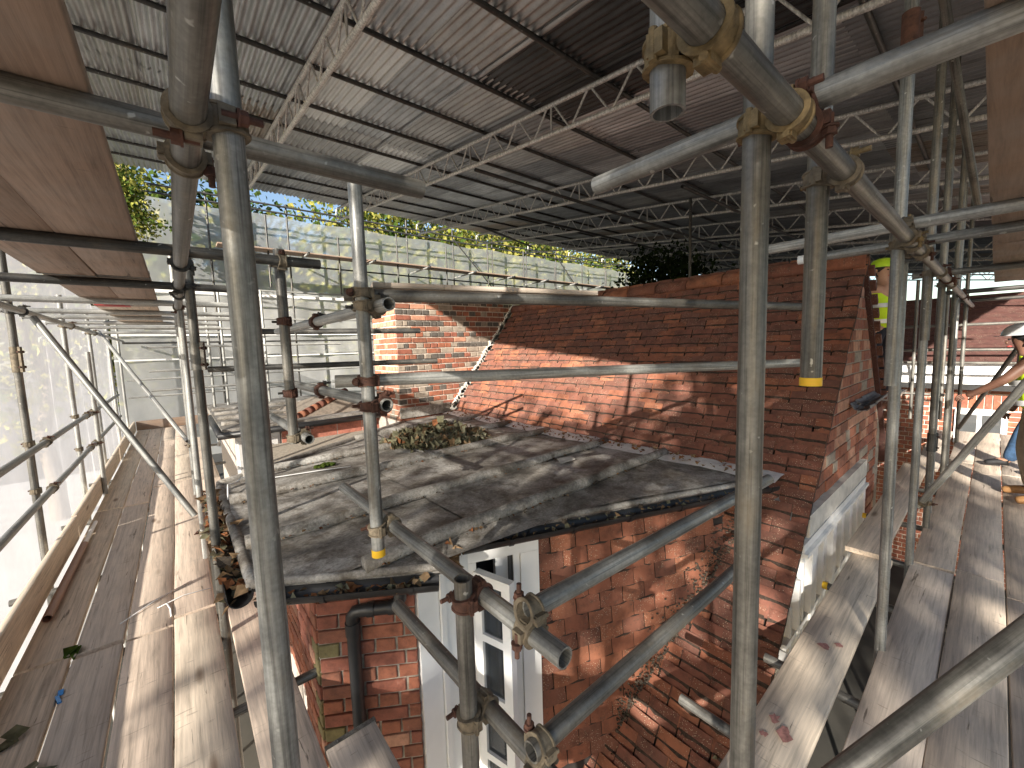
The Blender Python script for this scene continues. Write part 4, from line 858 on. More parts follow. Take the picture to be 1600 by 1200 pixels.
for i, (x, z0, z1) in enumerate(((3.95, -.05, 2.3), (4.12, -4.7, 1.0), (5.0, -4.7, 2.4), (5.45, -4.7, .35), (6.7, -4.7, 2.4), (7.6, -4.7, 2.4), (9.3, -4.7, 2.2))):
    tube('PR%d' % i, (x, .312 + .02 * (i % 2), z0), (x, .312 + .02 * (i % 2), z1), '%s inner upright beyond the lapped pair along the right walkway' % ORD[i], GALV if i % 2 else GALVD, 'receding inner uprights on the right', n=18)
tube('DG', (.62, .37, -1.12), (1.46, -.25, -.365), 'big scratched diagonal tube in the bottom right corner', GALVD)
tube('DR', (5.02, .37, -1.55), (4.05, -.22, -.15), 'pale diagonal tube clamped low on the right walkway', GALVL)
tube('DS', (9.3, .30, -1.5), (7.1, -.26, .04), 'thin dark diagonal tube in front of the neighbouring brick wall', GALVK)
tube('RK', (3.5, .32, 2.1), (5.2, .14, .97), 'raking tube descending under the roof at upper right', GALVD)
for i, (z, x0, y0, y1) in enumerate(((.12, 10.2, 3, -2.4), (-.30, 10.2, 3, -2.4), (-.52, 10.2, 3, -2.4), (-1.05, 9.9, 3, .5))):
    tube(None, (x0, y0, z), (x0, y1, z), '%s thin rail from the top crossing before the maroon tiled roof' % ORD[i], GALVD, 'rails before the maroon roof', n=12)
for i, (x, y) in enumerate(((9.9, .9), (10.0, 1.25), (10.1, .55))):
    tube(None, (x, y, -1.5), (x, y, .9), '%s short upright before the neighbouring brick wall' % ORD[i], GALVD, 'uprights before the neighbour wall', n=12)
for i, (x, ye, tp) in enumerate(((1.80, .92, None), (2.40, .74, None), (3.45, .71, (0.0, .03, YELLOW)), (4.2, .70, None), (5.12, .76, (0.0, .03, YELLOW)), (6.4, .6, None))):
    tube(None, (x, ye, -1.785), (x, -1.2, -1.785), ['open transom stub poking out beside the bottom of the tiles', 'transom end between tiles and white window', 'yellow capped transom end by the middle of the white window', 'bare transom end beside the white window', 'yellow capped transom end at the far end of the white window', 'transom under the far boards of the right walkway'][i], GALVD, None, tape=tp)
for i, y in enumerate((2.35, 3.32, 4.6, 6.3, 8.2, 10)):
    tube(None, (-1.1, y, -1.785), (.50, y, -1.785), '%s transom from the camera showing in gaps of the left walkway' % ORD[i], GALVD, 'transoms beneath the left walkway', n=16)
# far scaffold in front of the clear sheeting
FY = 12.75; random.seed(31)
for i in range(13):
    x = .9 + 1.78 * i; tube(None, (x, FY, -4.7), (x, FY, 4.2 + ru(-.15, .15)), '%s thin upright from the left along the far sheeting' % ORD[i], GALVK, 'far scaffold uprights', n=10)
    if i: tube(None, (x - .6, FY - .5, 1.9 + ru(-.3, .1)), (x - .6, FY - .5, 3.3 + ru(-.2, .5)), '%s short guard post from the left along the far boards' % ORD[i - 1], GALVK, 'far guard posts', n=10); tube(None, (x + .25, FY + .35, 2.62), (x + .25, FY - 1.05, 2.62), '%s small cross tube end from the left under the far boards' % ORD[i - 1], GALVL, 'far cross tube ends', n=10)
    if i in (4, 7): tube(None, (x, FY - .06, 3.9), (x + 1.7, FY - .06, 2.3), '%s dark brace slanting across the clear sheeting' % ('left', 'right')[i == 7], GALVK, 'far scaffold braces', n=10)
for z, m_, lb in ((4.0, GALVK, 'top rail of the far scaffold along the eaves'), (3.82, GALVK, 'rail just below the top of the clear sheeting'), (2.45, GALVK, 'rail under the far boards'), (1.7, GALVL, 'pale rail along the joint of clear and white sheeting'), (.95, GALVL, 'pale upper rail before the white far sheeting'), (.35, GALVK, 'thin middle rail before the white far sheeting'), (-.5, GALVL, 'pale lower rail before the white far sheeting'), (-.9, GALVL, 'lowest rail before the white far sheeting')):
    tube(None, (-.9, FY - .05, z), (24 if z > 2 else 7, FY - .05, z), lb, m_, None, n=10)
for i in range(6):
    board((1.0 + i * 3.7, FY - .45, 2.70), (4.65 + i * 3.7, FY - .45, 2.70), '%s board from the left of the narrow walkway along the far sheeting' % ORD[i], WOODD, .45, group='far walkway boards', bands=())
# racks of short tubes between left scaffold and far bay
random.seed(4)
for i in range(5):
    tube(None, (.55 + .25 * i, 10.4 + .2 * (i % 2), -1.9), (.55 + .25 * i, 10.4 + .2 * (i % 2), 1.1 + .3 * (i % 3)), '%s pale upright from the left clustered beyond the rear bay' % ORD[i], GALVL, 'pale uprights beyond the rear bay', n=10)
for i, z in enumerate((.55, .2, -.25, -.62)):
    tube(None, (-.4, 10.2, z), (3.6 - .5 * i, 10.2, z), '%s pale rail from the top clustered beyond the rear bay' % ORD[i], GALVL, 'pale rails beyond the rear bay', n=10)
# ------------------------------------------------------------------ couplers
for a, b, lb, m_, bo in (
    ('LL', 'LP', 'dull coupler clamping the left ledger to the near upright', DULLSTEEL, RUST), ('LL', 'T1', 'coupler under the crossing of left ledger and big cross tube', DULLSTEEL, RUST),
    ('LL', 'T2', 'black coupler on the left ledger at the second cross tube', GALVK, GALVK), ('LL', 'S2', 'dark coupler at the head of the darker upright', GALVK, GALVK), ('LL', 'T3', 'black coupler on the left ledger at the third cross tube', GALVK, GALVK), ('LL', 'S3', 'coupler at the head of the paler upright', DULLSTEEL, RUST),
    ('RL', 'HK', 'large gold coupler on the right ledger above the hanging stub', BRONZE, BRONZE), ('RL', 'RP', 'gold and rusty coupler where ledger meets the near right upright', BRONZE, RUST), ('RL', 'R1', 'rusty coupler under the pale cross tube', RUST, RUST), ('RL', 'P1280', 'bronze coupler on the hanging upright by the ledger', DULLSTEEL, BRONZE),
    ('RL', 'R2', 'bronze coupler beneath the white cross tube', DULLSTEEL, BRONZE), ('RL', 'PA', 'bronze coupler on the lapped upright', DULLSTEEL, BRONZE), ('RL', 'R3', 'coupler beneath the cross tube with white cap', DULLSTEEL, RUST), ('RL', 'PB', 'coupler at the head of the lower lapped upright', DULLSTEEL, RUST), ('RL', 'PR0', 'coupler on the ledger beside the fourth upright', DULLSTEEL, RUST), ('RL', 'R4', 'rusty coupler on the ledger above the second worker', RUST, RUST), ('RL', 'PR2', 'far coupler on the right ledger', DULLSTEEL, RUST), ('RL', 'R5', 'furthest rusty coupler on the right ledger', RUST, RUST),
    ('T2', 'P445', 'bronze coupler at the head of the short dark upright', DULLSTEEL, RUST), ('RA', 'P445', 'rusty coupler where upper rail stub meets the dark upright', RUST, GALVK), ('RB', 'P445', 'rusty coupler where middle rail stub meets the dark upright', RUST, GALVK), ('RC', 'P445', 'small coupler on the lowest rail stub', DULLSTEEL, RUST),
    ('RA', 'P575', 'cream coupler holding the upper rail stub', DULLSTEEL, GALVK), ('RB', 'P575', 'rusty coupler holding the middle rail stub', RUST, RUST), ('H1', 'P575', 'cream coupler at the left end of the upper handrail', DULLSTEEL, RUST), ('H2', 'P575', 'rust-red coupler at the left end of the lower handrail', RUST, RUST), ('YR1', 'P575', 'coupler just above the yellow foot over the lead roof', DULLSTEEL, RUST),
    ('YR1', 'P725', 'rusty coupler at the open top of the window upright', RUST, RUST), ('YR2', 'P725', 'bronze coupler lower on the window upright', DULLSTEEL, RUST), ('YR1', 'XR1', 'grimy coupler joining the two upper guardrails', DULLSTEEL, RUST), ('YR2', 'XR2', 'coupler joining the two lower guardrails', DULLSTEEL, RUST),
    ('LO', 'O0', 'dark coupler on the nearest outer upright', GALVK, GALVK), ('LO', 'O1', 'coupler on the second outer upright', DULLSTEEL, RUST), ('LO', 'O2', 'coupler on the third outer upright', DULLSTEEL, RUST), ('LO', 'T3', 'coupler on the outer ledger at the third cross tube', DULLSTEEL, RUST), ('G1', 'O0', 'coupler on the upper guardrail at the nearest outer upright', DULLSTEEL, RUST), ('G2', 'O0', 'coupler on the lower guardrail at the nearest outer upright', DULLSTEEL, RUST), ('G1', 'O1', 'coupler on the upper guardrail at the second outer upright', DULLSTEEL, RUST), ('G2', 'O1', 'coupler on the lower guardrail at the second outer upright', DULLSTEEL, RUST), ('G1', 'O5', 'coupler on the upper guardrail at the shorter upright', DULLSTEEL, RUST), ('G2', 'O5', 'coupler on the lower guardrail at the shorter upright', DULLSTEEL, RUST),
    ('BR1', 'S3', 'small coupler at the foot of the nearer brace', DULLSTEEL, RUST), ('BR2', 'S4', 'small coupler at the foot of the further brace', DULLSTEEL, RUST), ('DR', 'PR2', 'coupler clamping the pale diagonal low on the right', DULLSTEEL, RUST)):
    coupler(a, b, lb, m_, bo)
sleeve((.095, 2.98, .0), (0, 0, 1), 'dark bolted sleeve on the upright beside the left walkway'); sleeve((-.965, 4.95, .02), (0, 0, 1), 'bolted sleeve on the nearest outer upright', DULLSTEEL, .2); sleeve((2.56, .305, 1.28), (0, 0, 1), 'red rusty sleeve high on the lapped upright', RUST, .2); sleeve((5.0, .312, -.95), (0, 0, 1), 'black sleeve low on an upright of the right walkway', GALVK, .16)

# ================================================================== BOARDS
random.seed(17)
ztop = ZB - .019
LB = [(-.728, [(-1.2, 3.36), (3.40, 6.44), (6.48, 10.3), (10.34, 13)]), (-.497, [(-1.2, 3.33), (3.37, 6.40), (6.44, 10.2), (10.24, 13)]), (-.266, [(-1.2, 3.30), (3.325, 7.1), (7.13, 10.9), (10.93, 13)]), (-.040, [(-1.2, 3.38), (3.40, 7.2), (7.23, 11), (11.03, 13)])]
rn = ['outermost', 'second', 'third', 'fourth']; sg = ['nearest', 'middle', 'farther', 'far-end']
for i, (x, segs) in enumerate(LB):
    for k, (y0, y1) in enumerate(segs):
        board((x, y0, ztop + ru(-.002, .003)), (x, y1, ztop + ru(-.002, .003)), '%s board of the %s row on the left walkway, counted from the sheeting' % (sg[k], rn[i]), WOOD[[0, 2, 1, 3][i] if k == 0 else [0, 2, 1, 1][i] if k == 1 else random.choice((0, 1, 3))], bands=(), width=.219 if i != 1 else .214)
for k, (y0, y1) in enumerate(((-.0, 3.28), (3.31, 7.0), (7.03, 10.9))):
    board((.236, max(y0, .9), ztop + .002), (.236, y1, ztop + .002), '%s single board between left uprights and house' % sg[k], WOOD[(1, 1, 0)[k]], width=.215, bands=())
board((.465, -.1, ztop + .012), (.465, 1.785, ztop + .012), 'board end with metal corner below the downpipe', WOOD[2], width=.215)
for k, (y0, y1) in enumerate(((1.2, 5.6), (5.64, 9.4), (9.44, 13))):
    board((-.875, y0, ZB + .112), (-.875, y1, ZB + .112), '%s toe board standing on edge along the white sheeting' % ('near', 'middle', 'far')[k], WOOD[3], width=.225, wdir=(0, 0, 1), name='toe_board', bands=())
board((-.85, 13.02, ZB + .112), (1.1, 13.02, ZB + .112), 'toe board across the far end of the left walkway', WOODD, width=.225, wdir=(0, 0, 1), name='toe_board', bands=())
RB_ = [(.215, [(.08, 4.15), (4.19, 7.9), (7.93, 10.4)]), (-.013, [(.08, 4.22), (4.25, 7.4), (7.43, 10.5)]), (-.243, [(.08, 4.0), (4.03, 7.5), (7.53, 10.5)]), (-.473, [(.08, 3.9), (3.93, 7.6), (7.63, 10.5)]), (-.703, [(.08, 5), (5.03, 8.9)]), (-.933, [(.08, 5), (5.03, 8.9)])]
rn2 = ['innermost', 'second', 'third', 'fourth', 'fifth', 'outermost']
for i, (y, segs) in enumerate(RB_):
    for k, (x0_, x1_) in enumerate(segs):
        board((x0_, y, ztop + ru(-.003, .003)), (x1_, y, ztop + ru(-.003, .003)), '%s board of the %s row on the right walkway, counted from the house' % (sg[k], rn2[i]), WOOD[(2, 0, 2, 0, 2, 0)[(i + k) % 6]], bands=(), width=.221)
rbm = board((.68, .518, ztop + .004), (4.06, .530, ztop + .004), 'nearest narrow board beside the tiles with red paint marks', WOOD[3], width=.228, bands=())
for px_, py_, s_ in ((1.22, -.02, .05), (1.27, .03, .03), (1.15, .04, .022), (1.95, .0, .04), (2.02, -.05, .025)):
    m_ = MB(); n_ = 11; m_.add([(px_ + math.cos(6.283 * i / n_) * s_ * ru(.35, 1.3), py_ + math.sin(6.283 * i / n_) * s_ * ru(.3, .9), .0195) for i in range(n_)], [tuple(range(n_))]); m_.obj('paint_mark', PINKP, rbm)
board((4.0, .575, ztop + .042), (7.2, .575, ztop + .042), 'lapped narrow board beside the white gable window', WOOD[0], width=.226, bands=())
board((7.3, .5, ztop), (10.3, .5, ztop), 'far narrow board beside the neighbouring wall', WOOD[2], width=.226, bands=())
# upper lift boards seen from below
ub = Zt + TR + .021
for i, x in enumerate((-.190, -.415)):
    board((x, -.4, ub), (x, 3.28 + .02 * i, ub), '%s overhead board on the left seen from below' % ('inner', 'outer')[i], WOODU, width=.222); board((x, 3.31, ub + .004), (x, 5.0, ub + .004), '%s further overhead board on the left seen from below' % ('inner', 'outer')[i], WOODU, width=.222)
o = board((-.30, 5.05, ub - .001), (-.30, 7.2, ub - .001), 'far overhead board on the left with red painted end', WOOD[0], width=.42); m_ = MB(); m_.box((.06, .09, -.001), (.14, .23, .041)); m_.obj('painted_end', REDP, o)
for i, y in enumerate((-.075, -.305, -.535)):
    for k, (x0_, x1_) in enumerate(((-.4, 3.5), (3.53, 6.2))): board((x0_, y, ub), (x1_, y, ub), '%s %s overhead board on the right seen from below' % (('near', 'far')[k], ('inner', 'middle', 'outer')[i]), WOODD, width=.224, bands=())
board((.62, 1.60, .252), (1.62, 1.31, .247), 'thin plank lying on the upper handrail by the chimney', WOOD[2], width=.12, th=.022, bands=())
# brown pipe lying by the toe board
tube(None, (-.795, 3.92, -1.692), (-.79, 5.3, -1.692), 'brown plastic pipe lying along the toe board', COPPER, None, 'plastic_pipe', 20, 'pipe', .026); tube(None, (-.789, 5.3, -1.694), (-.787, 5.95, -1.694), 'white pipe length beyond the brown pipe', WHITEP, None, 'plastic_pipe', 16, 'pipe', .018)

# ================================================================== TREES AND FOLIAGE
random.seed(40)
for i, (x, y, h, m_) in enumerate(((-3, 17.5, 8.5, [LF_GRN, LF_AUT]), (2.2, 20.5, 6.6, [LF_GRN, LF_DRK]), (7.5, 18.0, 8.0, [LF_AUT, LF_GRN]), (12.5, 18.5, 8.5, [LF_AUT, LF_AUT, LF_GRN]), (18, 19, 8.5, [LF_AUT, LF_GRN]), (25, 20, 8.5, [LF_AUT, LF_GRN]))):
    tree('tree', (x, y, -4.7), (x, y, h * .35), (x, y, h * .28 + .6), (3.4, 2.2, h * .54), 17000, ['leafy green tree above the far left corner of the sheeting', 'dark green tree topping the clear sheeting below blue sky', 'yellow-green tree behind the clear sheeting left of the chimney', 'bright yellow tree behind the middle of the clear sheeting', 'autumn tree behind the clear sheeting above the tiles', 'furthest autumn tree at the right end of the clear sheeting'][i], m_, .24, 'trees beyond the far sheeting', 70, .22)
tree('hanging_branch', (-1.0, 12.2, 4.6), (-.75, 12.3, 4.3), (-.50, 12.3, 3.25), (.45, .3, 1.0), 2400, 'hanging spray of yellow-green leaves at the far left corner under the roof', [LF_AUT, LF_GRN], .09, None, 26, .03, 'branch')
tree('evergreen_shrub', (8.6, 4.6, -4.7), (8.6, 4.6, 1.0), (8.55, 4.75, 1.25), (1.15, .8, .62), 3600, 'dark evergreen shrub rising behind the ridge', [LF_DRK], .10, None, 45, .10, 'shrub')
# trees on the sunny side, outside the sheeting, that dapple the light
for i, (x, y, zc, n) in enumerate(((-9.5, -6.8, 4.7, 3400), (-10, -4.1, 4.2, 2600), (-10.5, -9.8, 4.5, 2600))):
    tree('garden_tree', (x, y, -4.7), (x, y, zc + .4), (x, y, zc), (2.2, 2.2, 1.7), n, '%s garden tree from the right outside the white mesh sheeting' % ORD[i], [LF_GRN, LF_AUT], .19, 'trees outside the left sheeting', 18, .15)
# ================================================================== LEAVES AND DEBRIS
random.seed(51)
def heap(name, label, pts, mats, cat='leaves'):
    mb = MB()
    for p, s, m_, fl in pts: leaf_geo(mb, p, s, m_, fl)
    return tag(mb.obj(name, mats), label, cat, None, 'stuff')
pile = empty('leaf_pile', (2.35, 4.25, EZ), 'heap of wilted cut ivy stems and leaves on the lead roof', 'leaf pile')
lv = MB(); st = MB()
for k in range(1500):
    a = ru(0, 6.28); r_ = R() ** .6; x = math.cos(a) * r_ * .62; y = math.sin(a) * r_ * .50; z = .02 + (1 - r_) * .22 * R() + .03 * R(); leaf_geo(lv, (x * .77 + y * .6, -x * .64 + y * .77, z), ru(.05, .12), pick([(0, 6), (1, 2), (2, .3)]))
for k in range(34):
    a = ru(0, 6.28); p = V((math.cos(a) * ru(.1, .5), math.sin(a) * ru(.1, .45), ru(.02, .14))); d = V((ru(-1, 1), ru(-1, 1), ru(-.1, .15))).normalized(); st.path([p, p + d * .15 + V((0, 0, .03)), p + d * ru(.3, .6)], [.005, .004, .0025], 5)
st.path([(.1, -.1, .06), (.6, -.55, .05), (1.05, -1.1, .03)], [.008, .006, .004], 6); st.path([(.0, .1, .1), (.5, -.2, .09), (.95, -.55, .03)], [.008, .006, .004], 6)
lv.obj('leaves', [LF_WILT, LF_DRY, LF_RUST], pile)['kind'] = 'stuff'; st.obj('stems', BARK, pile, True)['kind'] = 'stuff'
pts = []
for k in range(260):
    y = ru(1.2, 5.9); pts.append(((3.50 + random.gauss(0, .07), y, EZ + .045 + ru(0, .02)), ru(.025, .06), pick([(0, 3), (1, 3)]), .7))
for k in range(330):
    y0 = random.choice(ROLLS[:4]); lo = xr(y0)[0]; pts.append(((lo + .1 + (3.3 - lo) * R() ** 1.6, y0 - .05 + random.gauss(0, .02), EZ + .02 + ru(0, .015)), ru(.012, .035), pick([(0, 3), (1, 2), (2, 2)]), .5))
heap('leaf_litter', 'brown fallen leaves along the flashing and lead rolls', pts, [LF_DRY, LF_RUST, SOIL])
pts = []
for k in range(260): pts.append(((.142 + ru(-.045, .045), ru(2.3, 4.25), GZ - .01 + ru(-.03, .035)), ru(.05, .11), pick([(0, 4), (1, 2), (2, 1), (3, 2)]), .9))
heap('gutter_leaves', 'brown leaves choking the gutter beside the left walkway', pts, [LF_DRY, LF_RUST, LF_WILT, SOIL])
pts = []
for k in range(60): f = R(); pts.append(((.215 + f * .715 + ru(-.02, .02), 2.215 - f * .463 + ru(-.02, .02), GZ - .03 + ru(-.01, .02)), ru(.03, .07), pick([(0, 3), (1, 2), (2, 2)]), .9))
for k in range(130): f = R(); pts.append(((1.2 + f * 2.2 + ru(-.02, .02), 1.955 - f * .86 + ru(-.03, .03), GZ - .01 + ru(-.02, .03)), ru(.02, .05), pick([(0, 3), (2, 2), (3, 4)]), .9))
for k in range(40): pts.append(((1.10 + ru(-.05, .05), 1.92 + ru(-.05, .06), EZ - .07 + ru(-.05, .05)), ru(.04, .09), pick([(0, 3), (1, 1)]), 0))
heap('gutter_leaves', 'dead leaves in the black gutters above pier and window', pts, [LF_DRY, LF_RUST, LF_WILT, SOIL])
# debris in the valley between tile-hung wall and main slope
vd = MB(); random.seed(61); QI = Quaternion()
for k in range(3200):
    f = R(); x = 2.25 + 1.05 * f; y = wall_y(x) - .02; z = slope_z(x); d = abs(random.gauss(0, .12)); side = R() < .6
    p = V((x, y, z)) + (V((-d * .12, -d * 1.1, -.0)) if side else nR * .03 + V((0, 0, d * 1.4)))
    p.z = max(p.z, slope_z(p.x) + .03); lump(vd, p, ru(.003, .012), QI, .6, pick([(0, 4), (1, 1), (2, 1.2)]))
tag(vd.obj('valley_debris', [SOIL, MOSS, BARK]), 'dark crumbly debris filling the valley of the tiles', 'debris', None, 'stuff')
pts = []
for k in range(46):
    x = ru(1.9, 3.4); y = ru(YG + .05, wall_y(x) - .05); pts.append(((x, y, slope_z(x) + .05), ru(.02, .05), pick([(0, 1), (1, 2)]), .9))
for k in range(240):
    x = ru(2.0, 3.3); d = random.gauss(0, .10); y = wall_y(x) - .04 - abs(d) * .8; pts.append(((x, y, slope_z(x) + .045), ru(.008, .022), pick([(0, 2), (1, 1), (2, 2)]), .9))
heap('leaf_litter', 'dry leaves and twigs scattered in the tile valley', pts, [LF_DRY, LF_WILT, SOIL])
# things on the left walkway
for i, (x, y, s) in enumerate(((-.60, 3.45, .10), (-.70, 2.75, .09), (-.63, 2.45, .10))):
    mb = MB(); random.seed(70 + i)
    for k in range(3): leaf_geo(mb, (x + ru(-.02, .02), y + ru(-.02, .02), ZB + .012), s, 0, .35)
    tag(mb.obj('fallen_leaf', [LF_GRN if i == 0 else LF_WILT]), ['curled green leaf on the joint of the left boards', 'small dry leaf near the blue scrap', 'withered grey-green leaf on the outermost near board'][i], 'leaf')
cb = MB(); cb.path([(-.42, 3.55, ZB + .008), (-.25, 3.72, ZB + .012), (-.05, 3.86, ZB + .01)], .0035, 6); cb.path([(-.24, 3.60, ZB + .007), (-.1, 3.66, ZB + .01), (.06, 3.64, ZB + .008)], .0035, 6); cb.path([(-.19, 3.62, ZB + .007), (-.17, 3.52, ZB + .008), (-.165, 3.42, ZB + .007)], .006, 6)
tag(cb.obj('cable_ties', WHITEP, None, True), 'white cable ties lying across the left boards', 'cable tie')
mb = MB(); mb.box((-.607, 2.98, ZB - .01), (.014, .07, .02), Quaternion((0, 0, 1), .3)); mb.box((-.605, 3.03, ZB - .004), (.02, .03, .012), Quaternion((1, 0, 0), .5)); tag(mb.obj('blue_scrap', BLUEP), 'bright blue plastic scrap in a gap of the left boards', 'scrap')
mb = MB(); mb.box((.39, 1.81, 0), (.02, .02, .02))
cbl = MB(); cbl.path([(.30, 4.05, EZ + .05), (.36, 4.15, EZ + .06), (.55, 4.05, EZ + .03), (.95, 3.98, EZ + .025), (1.2, 3.9, EZ + .025)], .005, 6); cbl.path([(.22, 3.75, EZ + .01), (.24, 3.95, EZ + .07), (.33, 4.06, EZ + .05)], .006, 6); tag(cbl.obj('white_cable', WHITEP, None, True), 'white cable lying on the lead roof by the gutter corner', 'cable')
mb = MB(); random.seed(81)
for k in range(26): lump(mb, (1.02 + ru(-.08, .08), 4.12 + ru(-.05, .05), EZ + .03), ru(.012, .03), QI, .7)
tag(mb.obj('moss_tuft', LF_GRN), 'tuft of green moss on the lead roof', 'moss')
sk = MB(); sk.add([V((2.75, 2.55, EZ + .03)) + V(v) for v in ((-.09, -.02, 0), (.08, -.05, .01), (.11, .03, .012), (-.05, .06, .02))], [(0, 1, 2, 3)]); so2 = sk.obj('lead_scrap', STONE); so2.modifiers.new('s', 'SOLIDIFY').thickness = .008; tag(so2, 'pale scrap of stone lying on the lead roof', 'scrap')

# ================================================================== PEOPLE
def skin_mesh(name, J, E, mat, parent, sub=2):
    """continuous skinned surface: J = {joint: (pos, radius)}, E = edges; first joint is the root"""
    ks = list(J); me = bpy.data.meshes.new(name); me.from_pydata([J[k][0] for k in ks], [(ks.index(a), ks.index(b)) for a, b in E], []); o = bpy.data.objects.new(name, me); link(o, parent)
    o.modifiers.new('skin', 'SKIN'); sv = me.skin_vertices
    if not sv:
        me.attributes.get('x')
    lay = me.skin_vertices[0].data
    for i, k in enumerate(ks):
        r_ = J[k][1]; lay[i].radius = r_ if isinstance(r_, tuple) else (r_, r_)
    lay[0].use_root = True
    sb = o.modifiers.new('sub', 'SUBSURF'); sb.levels = sub; sb.render_levels = sub; me.materials.append(mat)
    o.modifiers['skin'].use_smooth_shade = True; return o
def person(loc, rz, label, P_, skin, vest, trous, shoe, helm, hair=BLACKL, tall=1.0):
    """P_ overrides joint positions; the figure faces local -Y"""
    r = empty('person', loc, label, 'person'); r.rotation_euler = (0, 0, rz); r.scale = (tall,) * 3
    J = dict(pel=((0, 0, .95), (.15, .11)), wst=((0, 0, 1.10), (.14, .10)), chs=((0, 0, 1.33), (.17, .115)), nek=((0, .0, 1.50), .058), hb=((0, -.015, 1.575), .075), hm=((0, -.02, 1.66), (.082, .098)), ht=((0, -.005, 1.735), (.065, .078)),
             sL=((-.19, 0, 1.43), .062), eL=((-.25, 0, 1.16), .045), wL=((-.27, -.08, .92), .032), hL=((-.27, -.12, .84), (.038, .022)), sR=((.19, 0, 1.43), .062), eR=((.25, 0, 1.16), .045), wR=((.27, -.08, .92), .032), hR=((.27, -.12, .84), (.038, .022)),
             pL=((-.095, 0, .90), .09), kL=((-.11, -.03, .50), .062), aL=((-.12, 0, .10), .042), tL=((-.13, -.17, .045), (.042, .032)), pR=((.095, 0, .90), .09), kR=((.11, -.03, .50), .062), aR=((.12, 0, .10), .042), tR=((.13, -.17, .045), (.042, .032)))
    for k, p in P_.items(): J[k] = (p, J[k][1])
    E = [('pel', 'wst'), ('wst', 'chs'), ('chs', 'nek'), ('nek', 'hb'), ('hb', 'hm'), ('hm', 'ht')]
    for s in 'LR': E += [('chs', 's' + s), ('s' + s, 'e' + s), ('e' + s, 'w' + s), ('w' + s, 'h' + s), ('pel', 'p' + s), ('p' + s, 'k' + s), ('k' + s, 'a' + s), ('a' + s, 't' + s)]
    skin_mesh('body', J, E, skin, r)
    g = lambda k: V(J[k][0])
    tj = {'pel': (g('pel'), (.155, .12)), 'wst': (g('wst') - V((0, 0, .06)), (.14, .105))}; te = [('pel', 'wst')]
    for s in 'LR': tj['p' + s] = (g('p' + s), .105); tj['k' + s] = (g('k' + s), .08); tj['a' + s] = (g('a' + s) - V((0, 0, .015)), .07); te += [('pel', 'p' + s), ('p' + s, 'k' + s), ('k' + s, 'a' + s)]
    skin_mesh('trousers', tj, te, trous, r)
    vj = {'chs': (g('chs'), (.20, .15)), 'wst': (g('wst'), (.185, .14)), 'hip': (g('pel') - V((0, 0, .07)), (.205, .165)), 'nek': (g('nek') - V((0, 0, .05)), (.09, .075)), 'sL': (g('sL') * .93 + g('chs') * .07, .078), 'sR': (g('sR') * .93 + g('chs') * .07, .078)}
    v = skin_mesh('vest', vj, [('chs', 'wst'), ('wst', 'hip'), ('chs', 'nek'), ('chs', 'sL'), ('chs', 'sR')], vest, r)
    for f in (.28, .80):                              # reflective bands follow the torso
        c = g('chs').lerp(g('pel'), f + .05); d = (g('chs') - g('pel')).normalized(); q = d.to_track_quat('Z', 'Y'); mb = MB(); rings = []
        for z, k in ((-.026, 1), (.026, 1)): rings.append([c + q @ V((math.cos(a) * .205 * k, math.sin(a) * .165 * k, z)) for a in [2 * math.pi * i / 28 for i in range(28)]])
        mb.loft(rings, cap=False); mb.obj('reflective_band', REFL, v, True)
    for s in 'LR':
        a = g('a' + s); t = g('t' + s); skin_mesh('shoe', {'h': (a + (a - t) * .28 - V((0, 0, .035)), (.042, .045)), 'a': (a + V((0, 0, .0)), .058), 'm': (a.lerp(t, .55) - V((0, 0, .0)), (.052, .046)), 't': (t + (t - a) * .15, (.05, .036))}, [('h', 'a'), ('h', 'm'), ('m', 't')], shoe, r)
        w_ = g('w' + s); h = g('h' + s); d = (h - w_).normalized(); sx = d.orthogonal().normalized(); mb = MB()
        for i, (o_, ln) in enumerate(((-.03, .062), (-.010, .078), (.010, .074), (.03, .058))): p = h + sx * o_ + d * .02; mb.path([p, p + d * ln * .5 + d.cross(sx) * .006, p + d * ln * .8 + d.cross(sx) * .028], [.0095, .009, .0075], 7)
        p = w_.lerp(h, .45) + sx * .03; mb.path([p, p + sx * .026 + d * .025, p + sx * .03 + d * .055], [.011, .0105, .0085], 7); mb.obj('hand', skin, r, True)
    hm_ = g('hm'); ax = (g('ht') - g('hb')).normalized(); q = ax.to_track_quat('Z', 'Y')
    if helm is not None:
        mb = MB(); rings = []
        for k in range(7): e = k / 6 * 1.45; rings.append([hm_ + q @ V((math.cos(a) * .128 * math.cos(e), math.sin(a) * .148 * math.cos(e), .035 + .115 * math.sin(e))) for a in [2 * math.pi * i / 24 for i in range(24)]])
        mb.loft(rings); mb.loft([[hm_ + q @ V((math.cos(a) * .131, math.sin(a) * .151 - .035 * max(0, -math.sin(a)) ** 3, z)) for a in [2 * math.pi * i / 24 for i in range(24)]] for z in (.030, .036)]); h_ = mb.obj('helmet', helm, r); edge_smooth(h_, 50)
        for a in (.6, 1.0, 2.2, 2.6):
            m2 = MB(); c = hm_ + q @ V((math.cos(a) * .124, math.sin(a) * .142, .075)); m2.cyl(c, c + q @ V((math.cos(a) * .012, math.sin(a) * .014, .002)), .012, n=8); m2.obj('vent', BLACKL, h_)
        st_ = MB(); st_.path([hm_ + q @ V((-.09, .03, .03)), hm_ + q @ V((-.085, .0, -.07)), hm_ + q @ V((0, -.02, -.115)), hm_ + q @ V((.085, 0, -.07)), hm_ + q @ V((.09, .03, .03))], .007, 6); st_.obj('chin_strap', BLACKL, h_)
    fc = MB()                                         # face
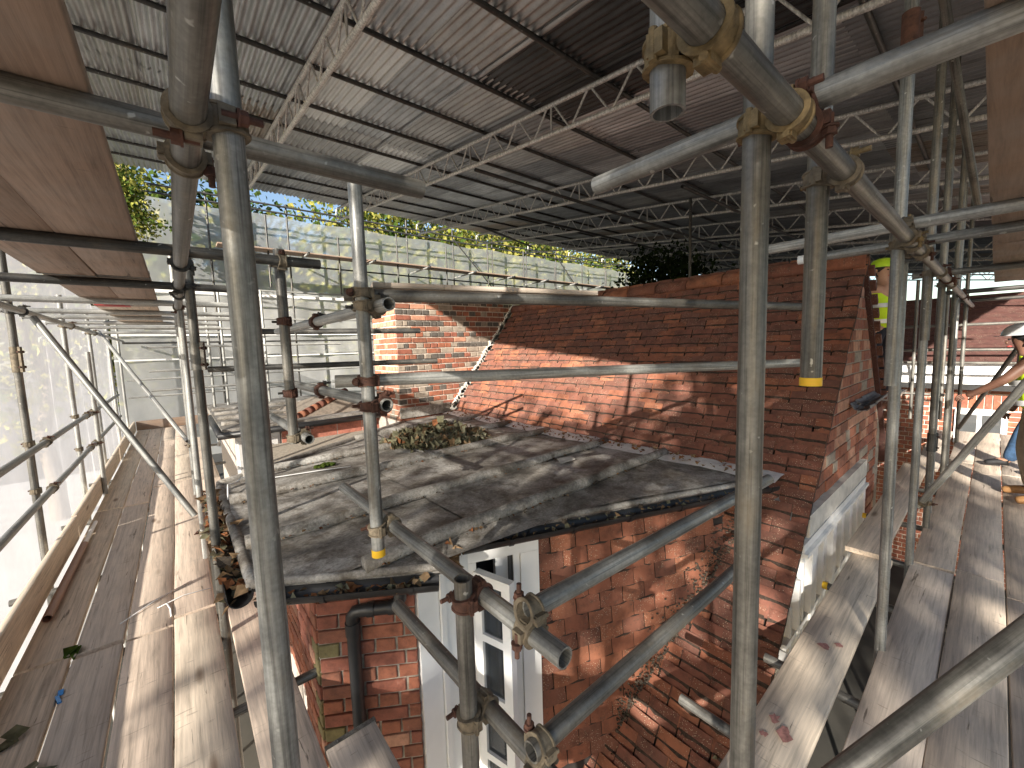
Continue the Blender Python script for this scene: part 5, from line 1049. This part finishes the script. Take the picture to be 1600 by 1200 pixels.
    for sx in (-1, 1): lump(fc, hm_ + q @ V((sx * .034, -.092, -.005)), .011, q, 1.0, 1); lump(fc, hm_ + q @ V((sx * .086, .01, -.015)), .02, q, 1.3, 0)
    lump(fc, hm_ + q @ V((0, -.108, -.035)), .015, q, 1.3, 0); lump(fc, hm_ + q @ V((0, -.092, -.075)), .02, q, .4, 2); fc.obj('face', [skin, BLACKL, REDP], r, True)
    hr = MB()
    for k in range(4): pass
    rings = []
    for k in range(5): e = -.55 + k * .5; rings.append([hm_ + q @ V((math.cos(a) * .092 * math.cos(e), .018 + math.sin(a) * .098 * math.cos(e), .02 + .09 * math.sin(e))) for a in [2 * math.pi * i / 18 for i in range(18)]])
    hr.loft(rings); hr.obj('hair', hair, r, True); return r
random.seed(90)
# first worker: behind the gable, back bent a little, arms reaching forward along the far slope
person((7.0, .95, -.84), rad(150), 'worker in yellow vest and lime helmet behind the gable verge', dict(eR=(.24, -.17, 1.22), wR=(.20, -.40, 1.28), hR=(.19, -.49, 1.29), eL=(-.24, -.16, 1.20), wL=(-.18, -.38, 1.30), hL=(-.17, -.47, 1.32)), SKIN, HIVIS, NAVY, BLACKL, HELM)
for k in range(2): board((6.75, .95 + .235 * k, -.865), (8.6, .95 + .235 * k, -.865), '%s board under the first worker behind the gable' % ('inner', 'outer')[k], WOOD[2], bands=())
# second worker: stands on the right walkway at the picture edge, bent forward
person((6.45, -.31, ZB), rad(180), 'worker in grey helmet, yellow vest and beige trousers at the right edge', dict(chs=(0, -.06, 1.32), nek=(0, -.09, 1.46), hb=(0, -.11, 1.53), hm=(0, -.125, 1.61), ht=(0, -.12, 1.685), sL=(-.19, -.07, 1.41), sR=(.19, -.07, 1.41), eL=(-.26, -.02, 1.12), wL=(-.22, -.14, .93), hL=(-.2, -.18, .86), eR=(.24, -.22, 1.22), wR=(.2, -.40, 1.08), hR=(.19, -.47, 1.04), aL=(-.16, .02, .10), tL=(-.18, -.16, .045), aR=(.14, .10, .10), tR=(.16, -.08, .045), kL=(-.13, -.05, .5), kR=(.12, .0, .5)), SKIND, HIVIS, BEIGE, TANB, HELMG, tall=1.02)
# third worker: only a jeans leg and black shoe show behind the second
person((7.75, -.44, ZB), rad(180), 'person in blue jeans and black shoes behind the beige trousers', dict(kL=(-.12, -.16, .5), aL=(-.14, -.26, .10), tL=(-.15, -.43, .045), kR=(.12, -.02, .5), aR=(.14, .06, .10), tR=(.15, -.11, .045)), SKIN, NAVY, JEANS, BLACKL, None)
